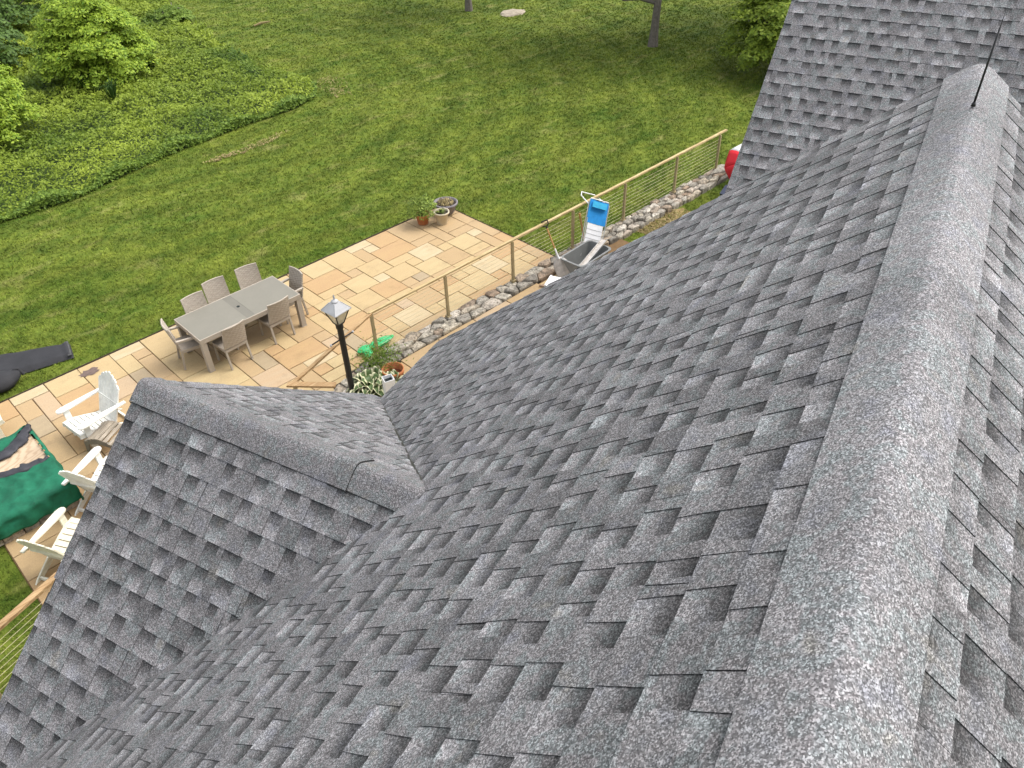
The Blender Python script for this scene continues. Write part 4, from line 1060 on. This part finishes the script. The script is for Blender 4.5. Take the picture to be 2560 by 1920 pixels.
# tarp: grid draped over the board, a torn hole
tp_ = thing('tarp_cover', 'torn green tarpaulin draped over the fire pit, black lining folded back', 'cover', (0, 11.65, 0))
hole = [at(*q, FZ+.02) for q in ((66, 1066), (92, 1098), (122, 1146), (104, 1156), (60, 1174), (0, 1194), (-60, 1207), (-60, 1135), (0, 1132), (34, 1108), (52, 1080))]
hole = [(p.x, p.y) for p in hole]
def tarp():
    nx, ny = 104, 92; ex = .27
    xs = np.linspace(fx0-ex, fx1+ex, nx); ys = np.linspace(fy0-ex, fy1+ex, ny)
    from mathutils import noise as mn
    V = []; keep = np.zeros((nx, ny), bool)
    for i, x in enumerate(xs):
        for j, y in enumerate(ys):
            ox_ = max(fx0-x, x-fx1, 0); oy_ = max(fy0-y, y-fy1, 0); o_ = max(ox_, oy_)
            # past the edge the cloth turns down
            sx = min(max(x, fx0-.035), fx1+.035); sy = min(max(y, fy0-.035), fy1+.035)
            wob = mn.noise(Vector((x*6, y*6, 3.1)))
            z = FZ+.03+.03*abs(mn.noise(Vector((x*2.6, y*2.6, 0))))+.022*(1-abs(mn.noise(Vector((x*4.5, y*4.5, 1))))*2.2)
            if o_ > 0:
                z -= o_*1.25+.05*wob; sx += .05*mn.noise(Vector((x*5, y*5, 7)))*min(1, o_*9); sy += .05*mn.noise(Vector((x*5, y*5, 9)))*min(1, o_*9)
                if oy_ > 0 and y < fy0: sy -= .04*abs(wob)
            V.append((sx, sy-11.65, z))
    F = []
    jit = lambda x, y: (x+.045*mn.noise(Vector((x*9, y*9, 4))), y+.045*mn.noise(Vector((x*9, y*9, 6))))
    for i in range(nx-1):
        for j in range(ny-1):
            cx, cy = (xs[i]+xs[i+1])/2, (ys[j]+ys[j+1])/2; qx, qy = jit(cx, cy)
            if not in_poly(np.array([qx]), np.array([qy]), hole)[0]:
                F.append((i*ny+j, i*ny+j+1, (i+1)*ny+j+1, (i+1)*ny+j))
    me = mesh_np('green_sheet', V, [f[::-1] for f in F], M_TARP, True); return me
o = link('green_sheet', tarp(), tp_); md = o.modifiers.new('thick', 'SOLIDIFY'); md.thickness = .004; md.offset = 1
def flap(pts, wd, seed, nm='lining_flap'):
    """crumpled strip of black lining folded back along the tear"""
    from mathutils import noise as mn
    P = [at(*q, FZ+.03) for q in pts]; n = 26; m_ = 6; V = []
    for i in range(n+1):
        f_ = i/n*(len(P)-1); k = min(int(f_), len(P)-2); p = P[k].lerp(P[k+1], f_-k); d = (P[k+1]-P[k]).normalized(); s_ = Vector((-d.y, d.x, 0))
        wloc = wd*(.35+.65*math.sin(math.pi*i/n))*(1+.5*mn.noise(Vector((i*.4, seed, 0))))
        for j in range(m_+1):
            v = j/m_; h_ = .035*math.sin(math.pi*v)+.03*mn.noise(Vector((i*.5, v*3, seed+5)))
            q = p+s_*(wloc*(v-.15)); V.append((q.x, q.y-11.65, FZ+.042+h_))
    F = [(i*(m_+1)+j, i*(m_+1)+j+1, (i+1)*(m_+1)+j+1, (i+1)*(m_+1)+j) for i in range(n) for j in range(m_)]
    me = mesh_np(nm, V, F, M_TARPIN, True); o = link(nm, me, tp_); md = o.modifiers.new('thick', 'SOLIDIFY'); md.thickness = .004
flap([(68, 1064), (52, 1084), (32, 1110), (0, 1138), (-40, 1152)], .24, 2)
flap([(-40, 1212), (0, 1198), (60, 1180), (104, 1160), (124, 1146)], .19, 9)
ld = at(102, 1288); mb = MB(); mb.lathe([(0, .045), (.03, .04), (.035, .03), (.135, .02), (.14, .005), (.12, 0), (0, 0)], 22); tag(mb.build('iron_lid', M_RUST, None, (ld.x, ld.y, .004), 0, True), 'round rusty iron lid on the paving below the green cover', 'lid')

# ------------------------------------------------------------------ black sheet and bag on the lawn
q0, q1, q2, q3 = at(-40, 888, .06), at(172, 853, .06), at(182, 886, .06), at(-20, 950, .06)
bm_ = thing('black_sheet', 'long folded black fabric sheet lying on the lawn', 'sheet', ((q0.x+q2.x)/2, (q0.y+q2.y)/2, -.02))
from mathutils import noise as mnoise
def blk():
    n1, n2 = 30, 10; V = []; c = Vector(((q0.x+q2.x)/2, (q0.y+q2.y)/2, 0))
    for i in range(n1+1):
        for j in range(n2+1):
            u, v = i/n1, j/n2; p = q0.lerp(q1, u).lerp(q3.lerp(q2, u), v)
            e = min(1, min(u*n1, (1-u)*n1, v*n2, (1-v)*n2)); z = (.075*e**.5+.018*mnoise.noise(Vector((p.x*3, p.y*3, 2)))*e+(.03 if u > .93 and e > 0 else 0))
            V.append((p.x-c.x, p.y-c.y, z))
    F = [(i*(n2+1)+j, i*(n2+1)+j+1, (i+1)*(n2+1)+j+1, (i+1)*(n2+1)+j) for i in range(n1) for j in range(n2)]
    return mesh_np('sheet', V, [f[::-1] for f in F], M_BLKMAT, True)
link('sheet', blk(), bm_)
e0, e1 = q1.lerp(q0, .035), q2.lerp(q3, .035); c = Vector(((q0.x+q2.x)/2, (q0.y+q2.y)/2, 0))
mb = MB(); mb.bar((e0.x-c.x, e0.y-c.y, .075), (e1.x-c.x, e1.y-c.y, .075), .07, .02); mb.build('folded_hem', plain('faded_black_fabric', (.075, .075, .075), .85, .3, 9), bm_)
bg0 = at(0, 955, .12); bb = thing('black_bag', 'rounded black bag on the lawn beside the black sheet', 'bag', (bg0.x, bg0.y, -.02))
V = []; n1, n2 = 18, 12
for i in range(n1+1):
    for j in range(n2):
        th_, ph = math.pi*(i/n1), 2*math.pi*j/n2; d = Vector((math.cos(th_)*.42, math.sin(th_)*math.cos(ph)*.24, math.sin(th_)*math.sin(ph)*.18)); d *= 1+.22*mnoise.noise(d*5); V.append((d.x-.06, d.y, max(0, d.z+.14)))
F = [(i*n2+j, i*n2+(j+1) % n2, (i+1)*n2+(j+1) % n2, (i+1)*n2+j) for i in range(n1) for j in range(n2)]
me = mesh_np('bag_body', V, F, M_BLKMAT, True); link('bag_body', me, bb)
mb = MB(); mb.tube([(.22, .02, .2), (.3, .05, .235), (.36, .04, .22), (.40, -.02, .1)], .03, 8); mb.build('strap', M_BLKMAT, bb)

# ------------------------------------------------------------------ planting bed, shrubs, trees
soil = quad_sheet('planting_bed', BED, -.03, plain('mossy_soil', (.035, .06, .012), .95, .4, 3, obj=False)); tag(soil, kind='structure')
def bed_leaves():
    n = 300000; x = NP.uniform(-4, 18, n); y = NP.uniform(21, 48, n)
    k = in_poly(x, y, BED) & frustum(x, y, .3, 120); x, y = x[k], y[k]; n = len(x)
    hmap = np.array([.34+.26*mnoise.noise(Vector((a*.6, b*.6, 5)))+.26*mnoise.noise(Vector((a*1.9, b*1.9, 2)))+.12*mnoise.noise(Vector((a*5, b*5, 8))) for a, b in zip(x, y)])
    # lower towards the near edge
    ed = np.minimum(1, np.array([min(((a-p[0])**2+(b-p[1])**2) for p in BED[:13]) for a, b in zip(x, y)])**.5*.6+.55)
    h = np.clip(hmap*ed, .1, 1); f = NP.random(n)**.55; z = h*f
    P = np.stack([x, y, z], 1); N = NP.normal(0, .55, (n, 3))+np.array([-.1, -.2, 1])
    dist = np.hypot(x, y); size = .08*(dist/24)*NP.uniform(.6, 1.5, n)
    hue = np.array([.5+1.5*mnoise.noise(Vector((a*.4, b*.4, 9)))+.35*mnoise.noise(Vector((a*1.3, b*1.3, 4)))*1.6 for a, b in zip(x, y)])
    t = np.clip(.42*hue+.38*f+.2*NP.random(n)-.02, 0, 1)
    leaves('bed_ground_cover', P, N, size, M_WEED, None, .5, 'stuff', t)
    bpy.data.objects['bed_ground_cover']['label'] = 'dense green weeds and ground cover filling the planting bed'
    bpy.data.objects['bed_ground_cover']['category'] = 'ground cover'
    # dark broad-leaved border along the lawn edge
    m_ = 11000; E_ = []
    for _ in range(m_):
        k = R_.choices(range(7), [1, 1.6, 2.2, 2.2, 1.4, .5, .2])[0]; a, b = BED[k], BED[k+1]; f_ = R_.random(); px, py = a[0]+(b[0]-a[0])*f_, a[1]+(b[1]-a[1])*f_
        E_.append((px+R_.uniform(-.08, .08), py+R_.random()**1.6*.42-.06, R_.random()**.7*(.20+.12*math.sin(px*3.1))))
    E_ = np.array(E_); N = NP.normal(0, .5, E_.shape)+np.array([-.2, -.5, .9])
    o = leaves('bed_border_plants', E_, N, .10*NP.uniform(.6, 1.3, m_), M_MIDLEAF, None, .55, 'stuff')
    o['label'] = 'dark leafy border plants along the lawn edge of the bed'; o['category'] = 'border plants'
bed_leaves()
def tree_trunk(mb, h, r, lean=(0, 0), seed=1, limbs=6, start=.5, spread=1.5):
    rr = random.Random(seed); pts = []; rs = []
    for i in range(9):
        u = i/8; pts.append((lean[0]*u+.05*math.sin(u*7+seed)*u, lean[1]*u+.05*math.cos(u*5+seed)*u, h*u-.05)); rs.append(r*(1.25 if i == 0 else 1-.55*u))
    mb.tube(pts, rs, 10)
    for k in range(limbs):
        u = start+(1-start)*k/max(1, limbs-1); p = Vector((lean[0]*u, lean[1]*u, h*u)); q = k*2.4+seed; L = spread*rr.uniform(.7, 1.1)
        d = Vector((math.cos(q), math.sin(q), rr.uniform(.25, .7)))
        mb.tube([p, p+d*L*.4+Vector((0, 0, .05)), p+d*L*.75+Vector((0, 0, .12)), p+d*L], [r*.5*(1.1-u*.5), r*.34, r*.2, r*.06], 7)
def shrub(name, label, cat, c, rx, ry, h, pads, per, leaf, mat, group=None, seed=1, droop=.35, low=.12, trunk=.09, zmin=.15, dark=None):
    """layered shrub: flat leaf pads over a dome, gaps between"""
    t = thing(name, label, cat, (c[0], c[1], -.03), 0, group); rr = np.random.default_rng(seed)
    Ps = []; Ns = []; Ts = []
    for k in range(pads):
        f = (k+.5)/pads; th_ = math.acos(1-f*(1-low)); ph = k*2.39996+rr.normal(0, .3)
        rad = rr.uniform(.80, 1.03) if rr.random() < .78 else rr.uniform(.45, .8)
        cx, cy, cz = rx*math.sin(th_)*math.cos(ph)*rad, ry*math.sin(th_)*math.sin(ph)*rad, zmin+(h-zmin)*(math.cos(th_)*.92+.08)*rad
        cz = cz if h < 2.4 else (round(cz/.30)*.30+rr.uniform(-.05, .05))
        pr = rr.uniform(.55, 1.0)*.30*(rx+ry)/2*(.75+.35*math.cos(th_))
        n = int(per*(pr/(.30*(rx+ry)/2))**2)
        a = rr.uniform(0, 2*np.pi, n); r = np.sqrt(rr.random(n))*pr
        out = np.array([math.cos(ph)*math.sin(th_), math.sin(ph)*math.sin(th_)])
        px, py = cx+r*np.cos(a), cy+r*np.sin(a); dr_ = (px-cx)*out[0]+(py-cy)*out[1]
        pz = cz-droop*(r/pr)**2*pr*.7-.25*dr_+rr.normal(0, .035*h/3, n)
        Ps.append(np.stack([px, py, pz], 1)); Ns.append(np.stack([out[0]*.5+(px-cx)*.5/pr, out[1]*.5+(py-cy)*.5/pr, np.full(n, 1.0)], 1)+rr.normal(0, .38, (n, 3)))
        Ts.append(np.clip(rr.normal(.5, .2, n)+.15*(1-(r/pr)), 0, 1))
    P = np.concatenate(Ps); k = P[:, 2] > .06; P = P[k]
    leaves('crown', P, np.concatenate(Ns)[k], leaf*rr.uniform(.7, 1.35, len(P)), mat, t, .5, None, np.concatenate(Ts)[k])
    mb = MB(); tree_trunk(mb, h*.55, trunk, (0, 0), seed, 9, .15, max(rx, ry)*.75); mb.build('trunk', M_BARK, t)
    return t
b1 = at(262, 205); shrub('lime_shrub', 'large rounded lime green layered shrub in the planting bed', 'shrub', b1, 1.82, 1.8, 2.85, 230, 300, .12, M_LIME, 'lime shrubs in the bed', 3)
b2 = at(0, 372); shrub('lime_shrub', 'lime green shrub cut off by the left edge, nearer the lawn', 'shrub', (b2.x-.55, b2.y+.5), 1.75, 1.7, 3.15, 190, 290, .115, M_LIME, 'lime shrubs in the bed', 8)
for k, (px, py, s, hh, lab) in enumerate(((30, 80, 2.2, 3.0, 'dark green shrub behind the large lime shrub at the top left corner'), (130, -20, 2.4, 2.6, 'dark shrub at the top edge left of the large lime shrub'), (440, 60, .8, .75, 'low bright green bush at the far end of the bed'), (-40, 180, 1.7, 2.2, 'dark green shrub between the two lime shrubs at the left edge'), (330, -45, 2.0, 2.0, 'dark shrub behind the top of the large lime shrub'))):
    p = at(px, py); shrub('dark_shrub', lab, 'shrub', p, s, s, hh, 90, 150, .17, M_DARKLEAF if k != 2 else M_MIDLEAF, 'darker shrubs behind the bed', 20+k)
# grassy tufts in the bed
def tuft(label, p, n, L, seed):
    t = tag(link('grass_tuft', None, None, p), label, 'plant', 'grass tufts in the bed'); rr = random.Random(seed); mb = MB()
    for k in range(n):
        q = rr.uniform(0, 6.28); o_ = rr.uniform(.2, .75)*L; d = Vector((math.cos(q), math.sin(q), 0)); s_ = Vector((-d.y, d.x, 0))*.02
        a, b, c = Vector((0, 0, 0)), d*o_*.45+Vector((0, 0, L*.8)), d*o_+Vector((0, 0, L*rr.uniform(.6, 1)))
        mb.poly([a-s_, a+s_, b+s_*.8, b-s_*.8, c], [(0, 1, 2, 3), (3, 2, 4)])
    o = mb.build('blades', M_DARKLEAF, t)
tuft('spiky grass tuft at the foot of the large lime shrub', at(290, 262), 36, .85, 1); tuft('spiky grass tuft right of the large lime shrub base', at(385, 185), 36, .9, 2); tuft('spiky grass tuft low in the middle of the bed', at(225, 240), 30, .8, 3)
# two lawn trees whose crowns stand above the picture
def lawn_tree(name, label, base, h, r, cz, cr, seed, lean=(0, 0), nleaf=9000, branch=None, group=None, leaf=.24):
    t = thing(name, label, 'tree', (base[0], base[1], -.05), 0, group); mb = MB(); tree_trunk(mb, h, r, lean, seed, 7, .62, cr*.6)
    if branch: mb.tube(branch[0], branch[1], 7)
    mb.build('trunk', M_BARK, t)
    rr = np.random.default_rng(seed); Ps = []
    for k in range(46):
        d = rr.normal(size=3); d /= np.linalg.norm(d); c = d*cr*rr.uniform(.35, .92)*np.array([1, 1, .62]); m_ = nleaf//46
        q = rr.normal(0, 1, (m_, 3))*np.array([.62, .62, .36])*cr*.28+c; Ps.append(q)
    P = np.concatenate(Ps)+np.array([lean[0], lean[1], cz]); P = P[P[:, 2] > cz-cr*.62]
    leaves('crown', P, rr.normal(0, .6, P.shape)+np.array([0, 0, 1]), leaf*rr.uniform(.7, 1.3, len(P)), M_DARKLEAF, t, .6); return t
t1 = at(1632, 112); lawn_tree('lawn_tree', 'grey barked lawn tree with forked trunk near the top edge', t1, 4.6, .17, 6.0, 3.5, 5, (.15, -.1), 10000, ([(.02, .02, 1.50), (-.45, .42, 1.68), (-.9, .8, 1.66), (-1.5, 1.3, 1.95)], [.075, .06, .045, .02]), 'lawn trees')
t2 = at(1172, 24); lawn_tree('lawn_tree', 'slender lawn tree trunk at the top edge beside the pale rock', t2, 4.2, .15, 5.6, 2.8, 9, (0, .1), 6000, None, 'lawn trees')
for k, (x, y, hh, cr, lab) in enumerate(((31.5, 15.5, 6, 4.4, 'shade tree beyond the top edge right of the forked tree'), (33.0, 10.5, 5.5, 3.6, 'shade tree behind the leafy bush and the far roof'))):
    lawn_tree('shade_tree', lab, (x, y), hh, .2, 4.6+cr*.42, cr, 30+k, (0, 0), 9000, None, 'shade trees along the lawn edge', .27)
# leafy tall bush beside the far roof
bb_ = at(1925, 185); shrub('leafy_bush', 'tall fresh green leafy bush showing beside the far roof', 'bush', (bb_.x+.3, bb_.y-.1), 1.75, 1.9, 3.3, 170, 260, .13, M_WEED, None, 41, .4, .05, .1, .4)
# pale rock set in the lawn, small branch on the grass, worn patches
rk = at(1282, 30); rr = random.Random(2); V = []; n = 14
for ring_r, z in ((.62, -.02), (.5, .03), (.25, .05)):
    for k in range(n): q = 2*math.pi*k/n; g = rr.uniform(.85, 1.15); V.append((ring_r*g*math.cos(q), ring_r*g*.8*math.sin(q), z+rr.uniform(-.015, .015)))
V.append((0, 0, .055)); F = [(i*n+k, i*n+(k+1) % n, (i+1)*n+(k+1) % n, (i+1)*n+k) for i in range(2) for k in range(n)]+[(2*n+k, 2*n+(k+1) % n, 3*n) for k in range(n)]
tag(MB().poly(V, F).build('lawn_rock', M_ROCK, None, (rk.x, rk.y, -.02)), 'flat pale rock set in the lawn near the top edge', 'rock')
def patch(label, px, rx, ry, rz, n, seed, cat='bare patch', nm='dry_grass_patch', zb=0.0):
    p = at(*px); rr = np.random.default_rng(seed); a = rr.uniform(0, 6.28, n); r = np.sqrt(rr.random(n))
    lx, ly = rx*r*np.cos(a)*(1+.3*np.sin(3*a)), ry*r*np.sin(a)*(1+.3*np.cos(2*a)); c, s = math.cos(rz), math.sin(rz)
    P = np.stack([lx*c-ly*s, lx*s+ly*c, rr.uniform(-.02, .025, n)+zb], 1)
    o = leaves(nm, P, rr.normal(0, .4, P.shape)+np.array([0, 0, 1]), .075*rr.uniform(.6, 1.6, n), M_STRAW, None, .25, 'stuff', None, (p.x, p.y, 0)); tag(o, label, cat)
patch('dry worn strip of straw grass in front of the bed border', (640, 362), 1.2, .22, .15, 300, 1)
patch('small dry worn spot of grass left of the strip by the bed', (555, 392), .5, .16, .1, 160, 2)
patch('curved dry strip of grass round the tip of the bed', (835, 215), .5, 1.5, -.3, 220, 3)
sp0 = at(1655, 560); strawp = quad_sheet('straw_patch', [(sp0.x+dx, sp0.y+dy) for dx, dy in ((-.75, .28), (.4, .28), (.95, .1), (.8, -.9), (-.7, -.9))], .042, M_STRAWBED); tag(strawp, kind='structure')
patch('pile of dry straw at the end of the walk beside the wall', (1655, 562), .65, .45, 0, 900, 5, 'straw', 'straw_pile', .06)
br = at(653, 60); tag(MB().tube([(-.35, 0, .0), (0, .05, .03), (.4, -.02, .02)], [.035, .05, .03], 7).build('fallen_branch', M_STRAW, None, (br.x, br.y, 0)), 'small pale fallen branch on the far lawn', 'branch')
